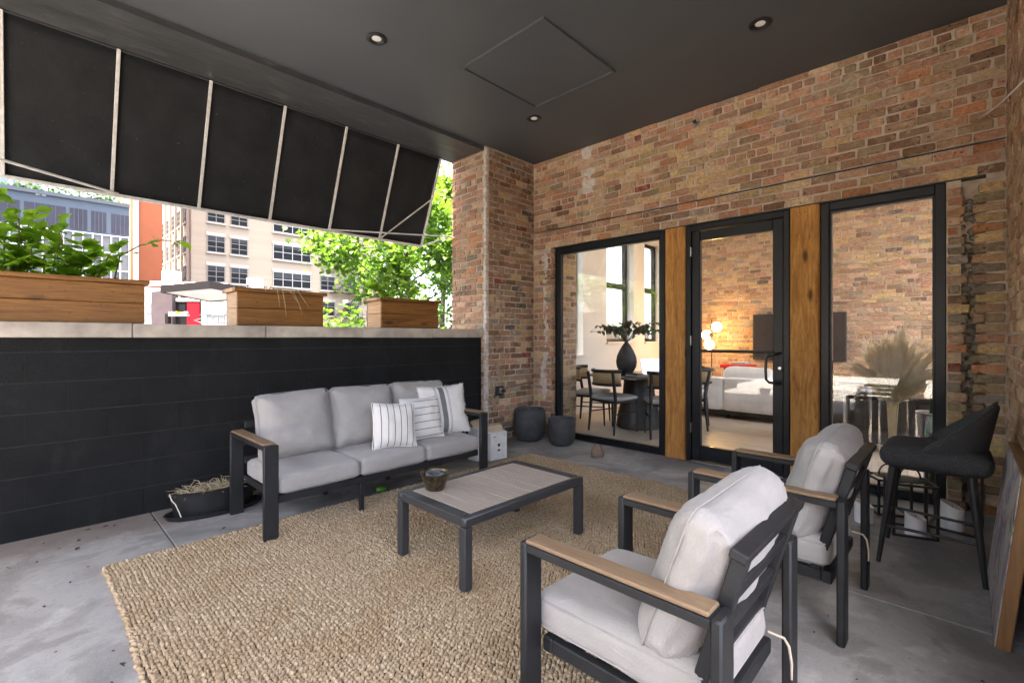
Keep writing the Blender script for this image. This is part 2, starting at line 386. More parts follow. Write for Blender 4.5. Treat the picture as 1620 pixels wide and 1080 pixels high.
def cushion(mb, w, d, h, r, crown=.02, nn=14, seed=0, wr=.004, taper=0):
    """soft box centred on the origin: w (x), d (y), h (z)"""
    half = Vector((w / 2, d / 2, h / 2)); r = min(r, h / 2 - .001)
    seen = {}; vs = []; fs = []
    def P(p):
        k = tuple(round(q, 5) for q in p)
        if k in seen: return seen[k]
        q = Vector([p[i] * half[i] for i in range(3)])
        c = Vector([max(-half[i] + r, min(half[i] - r, q[i])) for i in range(3)])
        n = q - c; n = n.normalized() if n.length > 1e-9 else Vector((0, 0, 1))
        q = c + n * r
        u, v, t = q.x / half.x, q.y / half.y, q.z / half.z
        q.z += t * crown * max(0, 1 - u * u) ** .7 * max(0, 1 - v * v) ** .7
        q.x += u * crown * .35 * max(0, 1 - t * t) * max(0, 1 - v * v); q.y += v * crown * .35 * max(0, 1 - t * t) * max(0, 1 - u * u)
        if taper: q.z *= 1 - taper * max(abs(u) ** 5, abs(v) ** 5); q.x *= 1 - .05 * (1 - v * v) * abs(u) ** 3; q.y *= 1 - .05 * (1 - u * u) * abs(v) ** 3
        s3 = Vector((seed * 7.3, seed * 3.1, 0))
        q += n * wr * (noise.noise(q * 9 + s3) + .6 * noise.noise(Vector((q.x * 26, q.y * 26, q.z * 8)) + s3))
        q += n * wr * 1.6 * noise.noise(q * 3.7 + s3)
        for sx in (-1, 1):
            for sy in (-1, 1):
                ex, ey = q.x - sx * half.x, q.y - sy * half.y; rho = math.hypot(ex, ey)
                q += n * wr * 1.5 * math.exp(-rho / .13) * noise.noise(Vector((math.atan2(ey, ex) * 5 + seed, sx * 3 + sy, t * .8)))
        seen[k] = len(vs); vs.append(q); return seen[k]
    g = [2 * i / nn - 1 for i in range(nn + 1)]
    g = [math.copysign(abs(x) ** .75, x) for x in g]
    for ax in range(3):
        o = [(1, 2), (2, 0), (0, 1)][ax]
        for sg in (-1, 1):
            for i in range(nn):
                for k in range(nn):
                    def pt(a, b):
                        t = [0, 0, 0]; t[ax] = sg; t[o[0]] = a; t[o[1]] = b; return P(t)
                    q = [pt(g[i], g[k]), pt(g[i + 1], g[k]), pt(g[i + 1], g[k + 1]), pt(g[i], g[k + 1])]
                    if sg < 0: q.reverse()
                    fs.append(q)
    mb.add(vs, fs); return mb
def seam(mb, w, d, r, z, rad=.0035, n=10):
    """piping round a soft box of w by d with corner radius r at height z"""
    pts = []
    for cx, cy, a0 in ((w / 2 - r, d / 2 - r, 0), (-w / 2 + r, d / 2 - r, 90), (-w / 2 + r, -d / 2 + r, 180), (w / 2 - r, -d / 2 + r, 270)):
        for k in range(5):
            a = R(a0 + 22.5 * k); pts.append((cx + r * math.cos(a), cy + r * math.sin(a), z))
    pts.append(pts[0]); mb.tube(pts, rad, 5, False); return mb

# ------------------------------------------------------------------ the setting
YB, XR, XP, ZC = 4.80, 0.20, -4.22, 3.625       # window wall, side wall, pier face, ceiling
PY, PX = 3.91, -4.88                             # pier's near face and outer edge
YE = -2.5                                        # the roof ends just behind the camera
XW = -4.30                                       # parapet's inner face

g = MB().box(-300, 300, -300, 300, -1.6, -1.5).build('street_ground', plain('asphalt', (.05, .05, .052), .9, .3, 2, 60, .3)); tag(g, kind='structure')
fl = MB().box(-4.9, 5, -9.2, YB + .05, -.14, -.03).build('terrace_floor', 'soil'); tag(fl, kind='structure')
xs = [-4.6, -2.18, .55, 3.0]; ys = [-9.2, -6.4, -3.8, -1.65, .645, 2.90, YB + .045]
for i in range(3):
    for k in range(6):
        if i == 2 and k > 2: continue
        MB().cbox(xs[i] + .003, xs[i + 1] - .003, ys[k] + .003, ys[k + 1] - .003, -.1, 0, .004).build('floor_slab', 'floor' if k > 2 else plain('bounce_paving', (.42, .41, .39), .8), fl)  # pale slabs behind the camera are added to bounce sunlight inside
ce = MB().box(XW + .04, .8, YE, YB + .5, ZC, ZC + .3).build('ceiling', 'ceil'); tag(ce, kind='structure')
# soffit over the parapet and the wall above it
sf = MB().box(PX, XW + .0395, YE, PY + .9, ZC - .05, ZC + .9).build('soffit_beam', 'soffit'); tag(sf, kind='structure')
ub = thing('upper_storeys', 'brick upper storeys over the terrace, out of frame', 'building', (-2, 5, 4))
MB().box(PX, .8, YE, 5.34, ZC + .92, 9).build('wall', plain('upper_brick', (.33, .2, .14), .9, .2, 3, 20, .3), ub)
# access panel let into the ceiling
ap = MB()
x0, x1, y0, y1 = -3.16, -2.22, 2.63, 3.61
for a in ((x0, x1, y0, y0 + .022), (x0, x1, y1 - .022, y1), (x0, x0 + .022, y0 + .022, y1 - .022), (x1 - .022, x1, y0 + .022, y1 - .022)):
    ap.box(a[0], a[1], a[2], a[3], ZC - .02, ZC - .0005)
ap.build('panel_frame', 'ceil', ce)
MB().cbox(x0 + .029, x1 - .029, y0 + .029, y1 - .029, ZC - .009, ZC - .0006, .002).build('access_panel', 'ceil', ce)

lens = plain('frosted_lens', (.75, .74, .7), .5, .05, 8, 60, .05)
for i, (x, y, lab) in enumerate(((-3.33, 1.92, 'round black recessed ceiling light nearest the awning'),
                                 (-3.33, 3.79, 'round black recessed ceiling light in front of the brick pier corner'),
                                 (-1.11, 3.82, 'round black recessed ceiling light above the glass door'))):
    t = thing('ceiling_light', lab, 'ceiling light', (x, y, ZC), 0, 'recessed ceiling lights')
    MB().lathe([(.052, -.001), (.078, -.001), (.08, -.006), (.074, -.011), (.06, -.013), (.05, -.006), (.046, -.0015)], 32, (x, y, ZC)).build('trim_ring', 'blackmetal', t, 40)
    MB().lathe([(.0, -.0045), (.03, -.0045), (.036, -.003), (.036, -.001)], 28, (x, y, ZC)).build('lens', lens, t, 40)

# ------------------------------------------------------------------ bricks
BH, BG = .0725, .0125                     # course height, joint
PAL = dict(pink=(.5, .285, .19), pale=(.6, .42, .295), tan=(.6, .43, .24), brown=(.27, .155, .1), orange=(.52, .25, .125),
           olive=(.35, .275, .175), red=(.27, .07, .045), dark=(.13, .11, .1), umber=(.39, .26, .175), grey=(.33, .29, .24))
def pick(wts):
    t = sum(wts.values()) * rnd()
    for k, q in wts.items():
        t -= q
        if t <= 0: break
    c = PAL[k]; b = U(.78, 1.28)
    wm = (1.0, .98, .925)
    return tuple(min(.7, max(.02, x * b * q_ * U(.95, 1.05))) for x, q_ in zip(c, wm))
BM = []
for k in range(14):
    L = .2 if k < 9 else .095
    m = MB().cbox(-L / 2, L / 2, 0, .05, 0, BH - BG, U(.004, .009), .0042)
    BM.append((L, m.mesh('brick_%d' % k), m))
    BM[-1][1].materials.append(MT['brick'])
class Bricks:
    """collects bricks laid on a face, then makes the largest in view objects and joins the rest"""
    def __init__(s): s.l = []
    def lay(s, u, z, L, col, face, out=0.0, cut=1.0, tilt=0.0):
        """face = function (u, z, outward) -> location, rotation"""
        loc, rz = face(u, z, out)
        s.l.append((loc, rz, L, col, cut, tilt))
    def finish(s, parent, most=300, view=None):
        def key(b):
            d = (Vector(b[0]) - Vector((0, 0, CH))).length
            return d + (0 if view is None or view(b[0]) else 100)
        s.l.sort(key=key)
        base = wloc(parent)
        for b in s.l[:most]:
            loc, rz, L, col, cut, tilt = b
            ref = random.choice(BM[:9] if L > .13 else BM[9:])
            o = bpy.data.objects.new('brick', ref[1]); COL.objects.link(o); o.parent = parent
            o.location = Vector(loc) - base; o.rotation_euler = (0, tilt, rz); o.scale = (L / ref[0], 1, cut); o.color = col + (1,)
        rest = s.l[most:]
        if rest:
            mb = MB(); cols = []
            for loc, rz, L, col, cut, tilt in rest:
                ref = random.choice(BM[:9] if L > .13 else BM[9:])
                mb.X = T(loc, rz, tilt) @ Matrix.Diagonal((L / ref[0], 1, cut, 1)); n0 = len(mb.v); mb.add(ref[2].v, ref[2].f)
                cols += [col + (1,)] * (len(mb.v) - n0)
            o = mb.build('brickwork', 'brick_s', parent); tag(o, kind='stuff')
            a = o.data.color_attributes.new('tint', 'FLOAT_COLOR', 'POINT')
            a.data.foreach_set('color', [q for c in cols for q in c])
def faceY(Y):   # faces -Y, u runs along X
    return lambda u, z, o: ((u, Y - o, z), 0)
def faceXp(X):  # faces +X, u runs along Y
    return lambda u, z, o: ((X + o, u, z), R(90))
def faceXm(X):  # faces -X, u runs along Y
    return lambda u, z, o: ((X - o, u, z), R(-90))
def course(bk, u0, u1, z, i, face, colf, jag=0.004, cut=1.0, header=False, skip=None):
    L = .098 if header else .203
    u = u0 - (0 if i % 2 == 0 else L / 2) - (i * .037 % .03)
    while u < u1 - .02:
        a, b = max(u, u0), min(u + L - BG + U(-.012, .006), u1)
        if b - a > .03:
            m = (a + b) / 2
            if not (skip and skip(m, z)):
                bk.lay(m, z + U(-.003, .003), b - a, colf(m, z), face, U(-jag, jag) * 1.0, cut * U(.95, 1.06), U(-.012, .012))
        u += L + U(-.006, .006)

# ------------------------------------------------------------------ window wall (bricks, lintel seam, cracked jamb)
WT = 2.445
wb = thing('brick_wall', 'worn brick wall holding the glass door and two windows', 'wall', (-2, YB, 0))
core = MB().box(-4.6, .9, YB + .011, YB + .5, 2.70, ZC + .2).box(-4.6, .9, YB + .0115, YB + .48, WT + .012, 2.682)
core.box(-4.6, -3.93, YB + .007, 5.36, -.05, WT + .012)
core.box(-.111, -.03, YB + .012, YB + .45, -.05, WT + .012).box(-.03, .10, YB + .075, YB + .44, -.05, WT + .012).box(.10, .9, YB + .012, YB + .45, -.05, WT + .012)
core.build('mortar_bed', 'mortar', wb)
MB().box(-4.215, .195, YB + .03, YB + .4, 2.682, 2.70).build('steel_lintel', 'black', wb)
MB().box(-3.90, .10, YB + .004, YB + .35, WT, WT + .0115).build('lintel_angle', 'black', wb)
def colB(x, z):
    if z > 2.69:
        tanx = math.exp(-((x + 2.35 + (z - 3.1) * .4) / .75) ** 2) * (1 if z < 3.4 else .3)
        ol = math.exp(-((x + .72 + (3.4 - z) * .35) / .17) ** 2) * (1 if z > 2.85 else .4)
        rt = max(0, min(1, x + 1.0))
        return pick(dict(pink=4, pale=2.4, tan=.6 + 6 * tanx, brown=.5 + .8 * rt, umber=1.2 + 1.2 * rt, orange=.35, olive=.12 + 6 * ol + .4 * tanx, red=.05, dark=.03, grey=.1))
    if z > 2.44: return pick(dict(pink=3, pale=1.8, tan=.8, brown=.7, umber=1, orange=1.1, grey=.3))
    if x > -.2: return pick(dict(tan=1.4, pale=1, olive=1, umber=1.4, orange=.8, brown=.5, pink=.8, red=.12, grey=.6))
    return pick(dict(pink=2, pale=2.2, umber=1, brown=.6, tan=.6, grey=.6))
bk = Bricks(); fb = faceY(YB)
holes = [(-3.33, 3.18, .085, .15), (-3.36, 3.52, .05, .09)]
def hole(x, z): return any(abs(x - a) < c and abs(z - b) < d for a, b, c, d in holes)
nz = int((ZC - 2.704) / BH)
for i in range(nz + 1):
    z = 2.704 + i * BH
    cut = 1.0 if i < nz else (ZC - z - .004) / (BH - BG)
    if cut > .25: course(bk, XP + .004, XR - .004, z, i, fb, colB, .005, min(1, cut), i % 7 == 4, hole)
for i in range(3): course(bk, XP + .004, XR - .004, WT + .0145 + i * .0785, i, fb, colB, .006, 1.04)
for i in range(int(WT / BH)):
    z = .012 + i * BH
    course(bk, XP + .004, -3.885, z, i, fb, colB, .006)
    xc = .02 + .05 * noise.noise(Vector((0, 0, z * 1.7))) + .03 * noise.noise(Vector((3, 0, z * 9))); gp = .01 + .03 * max(0, noise.noise(Vector((5, 0, z * 2.1)))) + (.03 if z > 2.3 else 0)
    a, b = -.105, xc - gp - U(-.01, .045)
    if b - a > .04: bk.lay((a + b) / 2, z, b - a, colB(0, z), fb, U(-.012, .03))
    if i % 3 == 1 and rnd() < .5:
        bk.lay((xc + gp + .09) / 2 + .002, z, .09 - xc - gp, colB(0, z), fb, U(-.006, .006)); bk.lay(.147, z, .096, colB(0, z), fb, U(-.004, .004))
    else: bk.lay((xc + gp + .195) / 2, z, .195 - xc - gp, colB(0, z), fb, U(-.005, .005))
# inner return seen through the left window
for i in range(int(3.4 / BH)):
    course(bk, 4.95, 5.36, .04 + i * BH, i, faceXp(-3.925), lambda a, z: pick(dict(pale=2, tan=2, umber=1, brown=.5)), .004)
def inviewB(p):
    return p[1] < 4.82 and (p[2] > .9 or p[0] > -.1)
bk.finish(wb, 300, inviewB)
rb = MB()
for i in range(120):
    z = U(.02, 2.3); xc = .02 + .05 * noise.noise(Vector((0, 0, z * 1.7)))
    rb.ball((xc + U(-.05, .025), YB + U(.035, .07), z), U(.014, .04), 9, 7, (1, .7, U(.6, 1.1)), .14)
tag(rb.build('crack_rubble', 'rubble', wb, 60), kind='stuff')
pl = MB()
for cx, cz, rx, rz in ((-3.33, 3.18, .1, .17), (-3.36, 3.53, .06, .09)):
    pts = []; n = 22
    for k in range(n):
        a = 2 * math.pi * k / n; q = 1 + .3 * noise.noise(Vector((cx + 3 * math.cos(a), 3 * math.sin(a), cz))); pts.append((cx + rx * q * math.cos(a), YB + .006, cz + rz * q * math.sin(a)))
    pl.slab(pts, (0, .03, 0))
    for k in range(26): pl.ball((cx + rx * U(-.75, .75), YB + .006, cz + rz * U(-.75, .75)), U(.015, .04), 8, 6, (1, .3, 1), .15)
tag(pl.build('plaster_patch', 'plaster', wb, 50), kind='stuff')
sm = MB()
for k in range(70):   # lime smeared down the left jamb
    z = U(.5, 2.42); sm.ball((-4.02 + .05 * noise.noise(Vector((0, 1, z * 2))) + U(-.04, .04), YB - .001, z), U(.014, .035), 8, 6, (.9, .22, 1.4), .2)
tag(sm.build('lime_smear', 'plaster', wb, 50), kind='stuff')

# ------------------------------------------------------------------ pier between terrace opening and window wall
pr = thing('brick_pier', 'dark brown brick pier in the corner beside the black parapet', 'pillar', ((XP + PX) / 2, 4.3, 0))
MB().box(PX + .01, XP - .01, PY + .01, YB + .5, -.05, ZC + .1).build('mortar_bed', 'mortar', pr)
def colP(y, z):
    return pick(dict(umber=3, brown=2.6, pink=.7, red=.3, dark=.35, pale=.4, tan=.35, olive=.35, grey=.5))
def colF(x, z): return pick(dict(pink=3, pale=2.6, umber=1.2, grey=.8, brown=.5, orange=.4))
bk = Bricks()
for i in range(int(ZC / BH) + 1):
    z = .004 + i * BH; cut = min(1, (ZC - .022 - z) / (BH - BG))
    if cut < .25: continue
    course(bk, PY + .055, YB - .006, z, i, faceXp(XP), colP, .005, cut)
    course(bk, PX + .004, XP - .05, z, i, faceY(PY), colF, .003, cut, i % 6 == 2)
bk.finish(pr, 300)
cm = MB()
z = .0
while z < ZC - .03:
    h = U(.03, .07); cm.cbox(XP - .052, XP + U(-.012, .006), PY + U(-.006, .01), PY + .052, z, min(z + h, ZC - .02), .01, .004); z += h
tag(cm.build('corner_mortar', 'plaster', pr), kind='stuff')
sm = MB()
for k in range(46):   # thin wash of mortar over the face beside the parapet
    y = PY + U(.06, .3) ; z = U(.3, 3.3); sm.ball((XP + .001, y, z), U(.02, .05), 9, 6, (.1, .9, 1.2), .2)
tag(sm.build('mortar_smear', plain('brown_mortar_wash', (.3, .2, .14), .95, .25, 12, 60, .5), pr, 50), kind='stuff')

# ------------------------------------------------------------------ side wall on the right
sw = thing('side_wall', 'pinkish brick side wall at the right edge behind the leaning painting', 'wall', (XR, 3.5, 0))
MB().box(XR + .007, XR + .4, 1.9, YB + .4, -.05, ZC + .1).build('mortar_bed', 'mortar', sw)
bk = Bricks()
for i in range(int(ZC / BH) + 1):
    z = .006 + i * BH; cut = min(1, (ZC - .004 - z) / (BH - BG))
    if cut > .25: course(bk, 1.9, YB - .03, z, i, faceXm(XR), lambda y, z: pick(dict(pink=3, pale=3.5, umber=1, tan=.6, brown=.3)), .004, cut, i % 6 == 3)
bk.finish(sw, 300, lambda p: 3.3 < p[1] < 4.8)

# ------------------------------------------------------------------ parapet of black blocks with stone coping
pw = thing('parapet_wall', 'low black painted concrete block wall with pale stone coping', 'wall', (XW - .1, 1, 0))
MB().box(XW - .19, XW - .0045, -3.2, PY - .004, -.05, 1.286).build('joint_mortar', 'blockmortar', pw)
blk = {}
zs = [0, .193, .393, .593, .793, .99, 1.186, 1.279]
for i in range(7):
    z0, z1 = zs[i], zs[i + 1]; y = -3.2 - (0 if i % 2 else .2)
    while y < PY - .01:
        a, b = max(y, -3.2), min(y + .4, PY - .004)
        if b - a > .05 and b > -.7:
            k = (round(b - a, 3), i)
            if k not in blk:
                blk[k] = MB().cbox(-.05, 0, .0002, b - a - .0002, .0035, z1 - z0 - .0035, .0022, .0004).mesh('block'); blk[k].materials.append(MT['block'])
            o = bpy.data.objects.new('concrete_block', blk[k]); COL.objects.link(o); o.parent = pw
            o.location = Vector((XW + U(-.0007, .0007), a, z0)) - pw.location
        y += .4
ys = [-3.2, -1.6, -.55, .535, 1.42, 2.31, 3.15, PY - .003]
for i in range(len(ys) - 1):
    MB().cbox(XW - .33, XW + .035, ys[i] + .002, ys[i + 1] - .002, 1.281 + U(-.001, .001), 1.381 + U(-.001, .001), .005, .0012).build('coping_stone', 'coping', pw)

# ------------------------------------------------------------------ timber posts, windows, door
def post(x0, x1, label):
    t = thing('timber_post', label, 'post', ((x0 + x1) / 2, YB, 0), 0, 'timber posts beside the door')
    m = MB(); n = 24; vs = []
    for i in range(n + 1):
        z = .004 + (WT - .006) * i / n; q = lambda s: .004 * noise.noise(Vector((x0 * 5 + s, s, z * 3)))
        y0 = YB - .006
        vs += [(x0 + .003 + q(1), y0 + .014, z), (x0 + .016, y0 + q(2), z), (x1 - .016, y0 + q(3), z), (x1 - .003 + q(4), y0 + .014, z), (x1 - .003, YB + .2, z), (x0 + .003, YB + .2, z)]
    fs = [(i * 6 + k, i * 6 + (k + 1) % 6, i * 6 + 6 + (k + 1) % 6, i * 6 + 6 + k) for i in range(n) for k in range(6)] + [(5, 4, 3, 2, 1, 0), tuple(range(n * 6, n * 6 + 6))]
    m.add(vs, fs); m.build('beam', 'timber', t, 30)
    bl = MB()
    for k in range(3): 
        x = U(x0 + .05, x1 - .05); z = U(.9, 2.3); bl.lathe([(.0, 0), (.006, 0), (.006, .004)], 8, (0, 0, 0)); 
    return t
post(-2.345, -2.118, 'narrow knotted timber post between the left window and door')
post(-1.152, -.917, 'wide knotted timber post between the door and right window')
def window(x0, x1, label, split=None):
    t = thing('window', label, 'window', ((x0 + x1) / 2, YB + .05, 0))
    w_ = .062
    f = MB().cbox(x0, x0 + w_, YB + .012, YB + .11, .012, WT - .004, .004).cbox(x1 - w_, x1, YB + .012, YB + .11, .012, WT - .004, .004)
    f.cbox(x0 + w_, x1 - w_, YB + .014, YB + .108, WT - .004 - .07, WT - .004, .004).cbox(x0 + w_, x1 - w_, YB + .014, YB + .108, .012, .06, .004)
    f.build('frame', 'winframe', t)
    b = MB(); q = .014
    X0, X1, Z0, Z1 = x0 + w_ + .001, x1 - w_ - .001, .061, WT - .075
    b.box(X0, X0 + q, YB + .03, YB + .09, Z0, Z1).box(X1 - q, X1, YB + .03, YB + .09, Z0, Z1).box(X0 + q, X1 - q, YB + .032, YB + .088, Z1 - q, Z1).box(X0 + q, X1 - q, YB + .032, YB + .088, Z0, Z0 + q)
    b.build('glazing_bead', 'winframe', t)
    MB().box(X0 + q, X1 - q, YB + .057, YB + .0605, Z0 + q, Z1 - q).build('pane', 'glass', t)
    return t
window(-3.868, -2.348, 'large fixed window left of the door with dining table behind')
window(-.914, -.113, 'tall fixed window right of the door with pampas grass behind')
dr = thing('glass_door', 'black framed glass door between two timber posts', 'door', (-1.63, YB + .05, 0))
f = MB().cbox(-2.114, -2.062, YB + .012, YB + .13, .004, WT - .004, .004).cbox(-1.206, -1.156, YB + .012, YB + .13, .004, WT - .004, .004).cbox(-2.062, -1.206, YB + .014, YB + .128, WT - .062, WT - .004, .004)
f.build('frame', 'winframe', dr)
lf = MB().cbox(-2.058, -1.975, YB + .03, YB + .085, .02, WT - .068, .005).cbox(-1.298, -1.210, YB + .03, YB + .085, .02, WT - .068, .005)
lf.cbox(-1.975, -1.298, YB + .032, YB + .083, WT - .068 - .1, WT - .068, .005).cbox(-1.975, -1.298, YB + .032, YB + .083, .02, .17, .005)
leaf_ = lf.build('door_leaf', 'winframe', dr)
MB().box(-1.974, -1.299, YB + .056, YB + .0598, .171, WT - .169).build('pane', 'glass', dr)
MB().tube([(-1.98, YB + .02, 1.145), (-1.29, YB + .02, 1.145)], .015, 10).build('push_bar', 'blackmetal', dr, 40)
hp = [(-1.25, YB + .028, 1.13), (-1.25, YB - .03, 1.13)]
MB().tube([(-1.235, YB + .03, 1.135), (-1.235, YB - .02, 1.135), (-1.25, YB - .045, 1.13), (-1.305, YB - .05, 1.12), (-1.33, YB - .05, 1.09), (-1.335, YB - .05, .99), (-1.33, YB - .05, .895), (-1.305, YB - .05, .87), (-1.25, YB - .045, .862), (-1.235, YB - .02, .858), (-1.235, YB + .03, .858)], .0125, 10).build('handle', 'blackmetal', dr, 50)
MB().lathe([(0, 0), (.013, 0), (.013, .01)], 14, (0, 0, 0)).build('lock_cylinder', 'steel', dr, 40, False).matrix_local = Matrix.Translation(Vector((-1.237, YB + .03, 1.0)) - dr.location) @ Matrix.Rotation(R(90), 4, 'X')
for z in (2.12, 1.2, .3):
    MB().cbox(-2.067, -2.053, YB - .001, YB + .0295, z, z + .1, .003).build('hinge', 'steel', dr)
MB().cbox(-1.32, -1.24, YB + .09, YB + .15, 2.31, 2.36, .006).build('door_closer', 'black', dr)
MB().box(-2.06, -1.21, YB + .0, YB + .13, .001, .014).build('threshold', 'steel', dr)

# sprinkler on the wall
t = thing('sprinkler_head', 'small chrome sprinkler head on the brick wall near the ceiling', 'sprinkler', (-1.998, YB, 3.483))
MB().tube([(-1.998, YB - .004, 3.483), (-1.998, YB - .012, 3.483)], .03, 16).build('escutcheon', 'steel', t, 40)
MB().tube([(-1.998, YB - .012, 3.483), (-1.998, YB - .05, 3.483)], .011, 10).tube([(-1.998, YB - .05, 3.483), (-1.998, YB - .052, 3.483)], .02, 12).tube([(-1.985, YB - .03, 3.483), (-1.985, YB - .05, 3.483)], .003, 6).build('nozzle', 'black', t, 40)
# white cord
a_ = Vector((.06, YB - .012, 2.862)); b_ = Vector((.16, 2.6, 2.69))
tag(MB().tube([a_] + [a_.lerp(at(1630, 117, 1.95), k / 8) - Vector((0, 0, .02 * math.sin(math.pi * k / 8))) for k in range(1, 9)], .004, 6).build('cord', plain('white_cord', (.75, .75, .78), .6)), 'thin white cord strung across the top right corner', 'cord')

# ------------------------------------------------------------------ awning
AX0, AZ0, AX1, AZ1 = PX + .03, ZC - .06, -5.28, 2.515
aw = thing('awning', 'black cloth awning on white metal ribs outside the parapet', 'awning', (AX0, 1.2, AZ0))
yy = [-1.39, -.755, -.115, .52, 1.155, 1.79, 2.43, 3.075, 3.70]
m = MB(); nyy = 160; nzz = 12; vs = []; fs = []
for i in range(nyy + 1):
    y = yy[0] + (yy[-1] - yy[0]) * i / nyy
    d = min(abs(y - q) for q in yy); sag = .012 * (1 - (1 - min(1, d / .317)) ** 2)
    for k in range(nzz + 1):
        s_ = k / nzz; bow = math.sin(math.pi * s_)
        vs.append((AX0 + (AX1 - AX0) * s_ - .012 + sag * bow * 1.2, y, AZ0 + (AZ1 - AZ0) * s_ - sag * bow * .5))
W_ = nzz + 1
fs = [(i * W_ + k, i * W_ + k + 1, (i + 1) * W_ + k + 1, (i + 1) * W_ + k) for i in range(nyy) for k in range(nzz)]
m.add(vs, fs); c_ = m.build('canopy_cloth', 'awning', aw, 40)
md = c_.modifiers.new('thick', 'SOLIDIFY'); md.thickness = .0025; md.offset = 0
for y in yy:
    q = MB(); q.X = Matrix.Translation((0, y, 0)); d = Vector((AX1 - AX0, 0, AZ1 - AZ0)); L = d.length
    q.X = T((AX0, y, AZ0), 0, math.atan2(-(AX0 - AX1), -(AZ1 - AZ0)) + math.pi)
    q.cbox(-.004, .014, -.0125, .0125, -L if False else 0, L, .003); q.X = T((AX0 + .016, y, AZ0), 0, math.atan2(d.x, d.z)); q.v = []; q.f = []
    q.cbox(-.011, .011, -.0125, .0125, 0, L, .003); q.build('rib', 'whitemetal', aw)
MB().cbox(AX1 - .012, AX1 + .016, yy[0] - .02, yy[-1] + .012, AZ1 - .022, AZ1 + .006, .004).build('front_bar', 'whitemetal', aw)
MB().cbox(AX0 - .02, AX0 + .012, yy[0] - .02, yy[-1] + .012, AZ0 + .002, AZ0 + .015, .004).build('wall_bar', 'black', aw)
MB().tube([(AX1 + .03, 2.40, AZ1), (PX + .03, PY - .01, 2.60)], .009, 8).build('brace', 'whitemetal', aw, 40)
MB().tube([(AX1 + .02, 3.69, AZ1 - .01), (PX + .02, PY - .008, 2.615)], .009, 8).build('brace', 'whitemetal', aw, 40)
s_ = .46
MB().tube([(AX1 + .03, 3.09, AZ1 + .01), (AX0 + (AX1 - AX0) * (1 - .54) + .03, 3.69, AZ0 + (AZ1 - AZ0) * (1 - .54))], .009, 8).build('brace', 'whitemetal', aw, 40)
MB().tube([(AX1 + .03, .56, AZ1), (PX + .2, -1.0, 2.62)], .011, 8).build('brace', 'whitemetal', aw, 40)

# ------------------------------------------------------------------ jute rug
RX0, RX1, RY0, RY1 = -3.43, -.92, .31, 3.83
rg = thing('jute_rug', 'thick woven jute rug under the sofa and coffee table', 'rug', ((RX0 + RX1) / 2, (RY0 + RY1) / 2, 0))
MB().box(RX0 + .012, RX1 - .012, RY0 + .012, RY1 - .012, .002, .009).build('backing', 'jutebase', rg)
def weave():
    rs = np.random.RandomState(3)
    pu, pv = .02, .0168
    nu = int((RX1 - RX0) / pu); nv = int((RY1 - RY0) / pv)
    iu, iv = np.meshgrid(np.arange(nu), np.arange(nv), indexing='ij'); iu = iu.ravel(); iv = iv.ravel(); n = len(iu)
    cx = RX0 + (iu + .5 + .5 * (iv % 2)) * pu; cy = RY0 + (iv + .5) * pv
    wob = .012 * np.sin(cy * 2.3 + cx) + .008 * np.sin(cx * 4.1)      # rows wander and the border is uneven
    cx = cx + wob * .8 + .004 * np.sin(cy * 21) + rs.uniform(-.003, .003, n); cy = cy + .012 * np.sin(cx * 2.1) + .003 * np.sin(cx * 17) + rs.uniform(-.0022, .0022, n)
    ang = np.where(iv % 2 == 0, .7, -.7) + rs.uniform(-.55, .55, n)
    a = .0112 * rs.uniform(.85, 1.2, n); b = .0085 * rs.uniform(.85, 1.15, n); h = .0135 * rs.uniform(.6, 1.35, n) * (1 + .25 * np.sin(cx * 3.1 + 1) * np.sin(cy * 2.3))
    K = 8; th = np.arange(K) * 2 * np.pi / K
    rings = [(1.0, 0.0), (.86, .55), (.5, .9)]
    V = np.zeros((n, 3 * K + 1, 3))
    for q, (r, z) in enumerate(rings):
        lx = r * np.outer(a, np.cos(th)); ly = r * np.outer(b, np.sin(th))
        V[:, q * K:(q + 1) * K, 0] = cx[:, None] + lx * np.cos(ang)[:, None] - ly * np.sin(ang)[:, None]
        V[:, q * K:(q + 1) * K, 1] = cy[:, None] + lx * np.sin(ang)[:, None] + ly * np.cos(ang)[:, None]
        V[:, q * K:(q + 1) * K, 2] = .008 + z * h[:, None] + .0035 * np.sin(3 * th + 1.3)[None, :] * z
    V[:, 3 * K, 0] = cx; V[:, 3 * K, 1] = cy; V[:, 3 * K, 2] = .008 + h
    fq = [(q * K + k, q * K + (k + 1) % K, (q + 1) * K + (k + 1) % K, (q + 1) * K + k) for q in range(2) for k in range(K)]
    ft = [(2 * K + k, 2 * K + (k + 1) % K, 3 * K) for k in range(K)]
    nvp = 3 * K + 1; off = (np.arange(n) * nvp)[:, None]
    loops = np.concatenate([(off + np.array(fq).ravel()[None, :]), (off + np.array(ft).ravel()[None, :])], axis=1)
    sizes = np.tile(np.array([4] * len(fq) + [3] * len(ft)), n)
    me = bpy.data.meshes.new('weave'); me.vertices.add(n * nvp); me.vertices.foreach_set('co', V.ravel())
    me.loops.add(loops.size); me.loops.foreach_set('vertex_index', loops.ravel().astype(np.int32))
    me.polygons.add(len(sizes)); st = np.concatenate([[0], np.cumsum(sizes)[:-1]]); me.polygons.foreach_set('loop_start', st.astype(np.int32))
    me.polygons.foreach_set('use_smooth', np.ones(len(sizes), bool)); me.update(calc_edges=True); me.validate()
    return me
tag(obj('weave', weave(), 'jute', rg), kind='stuff')
eb = MB()
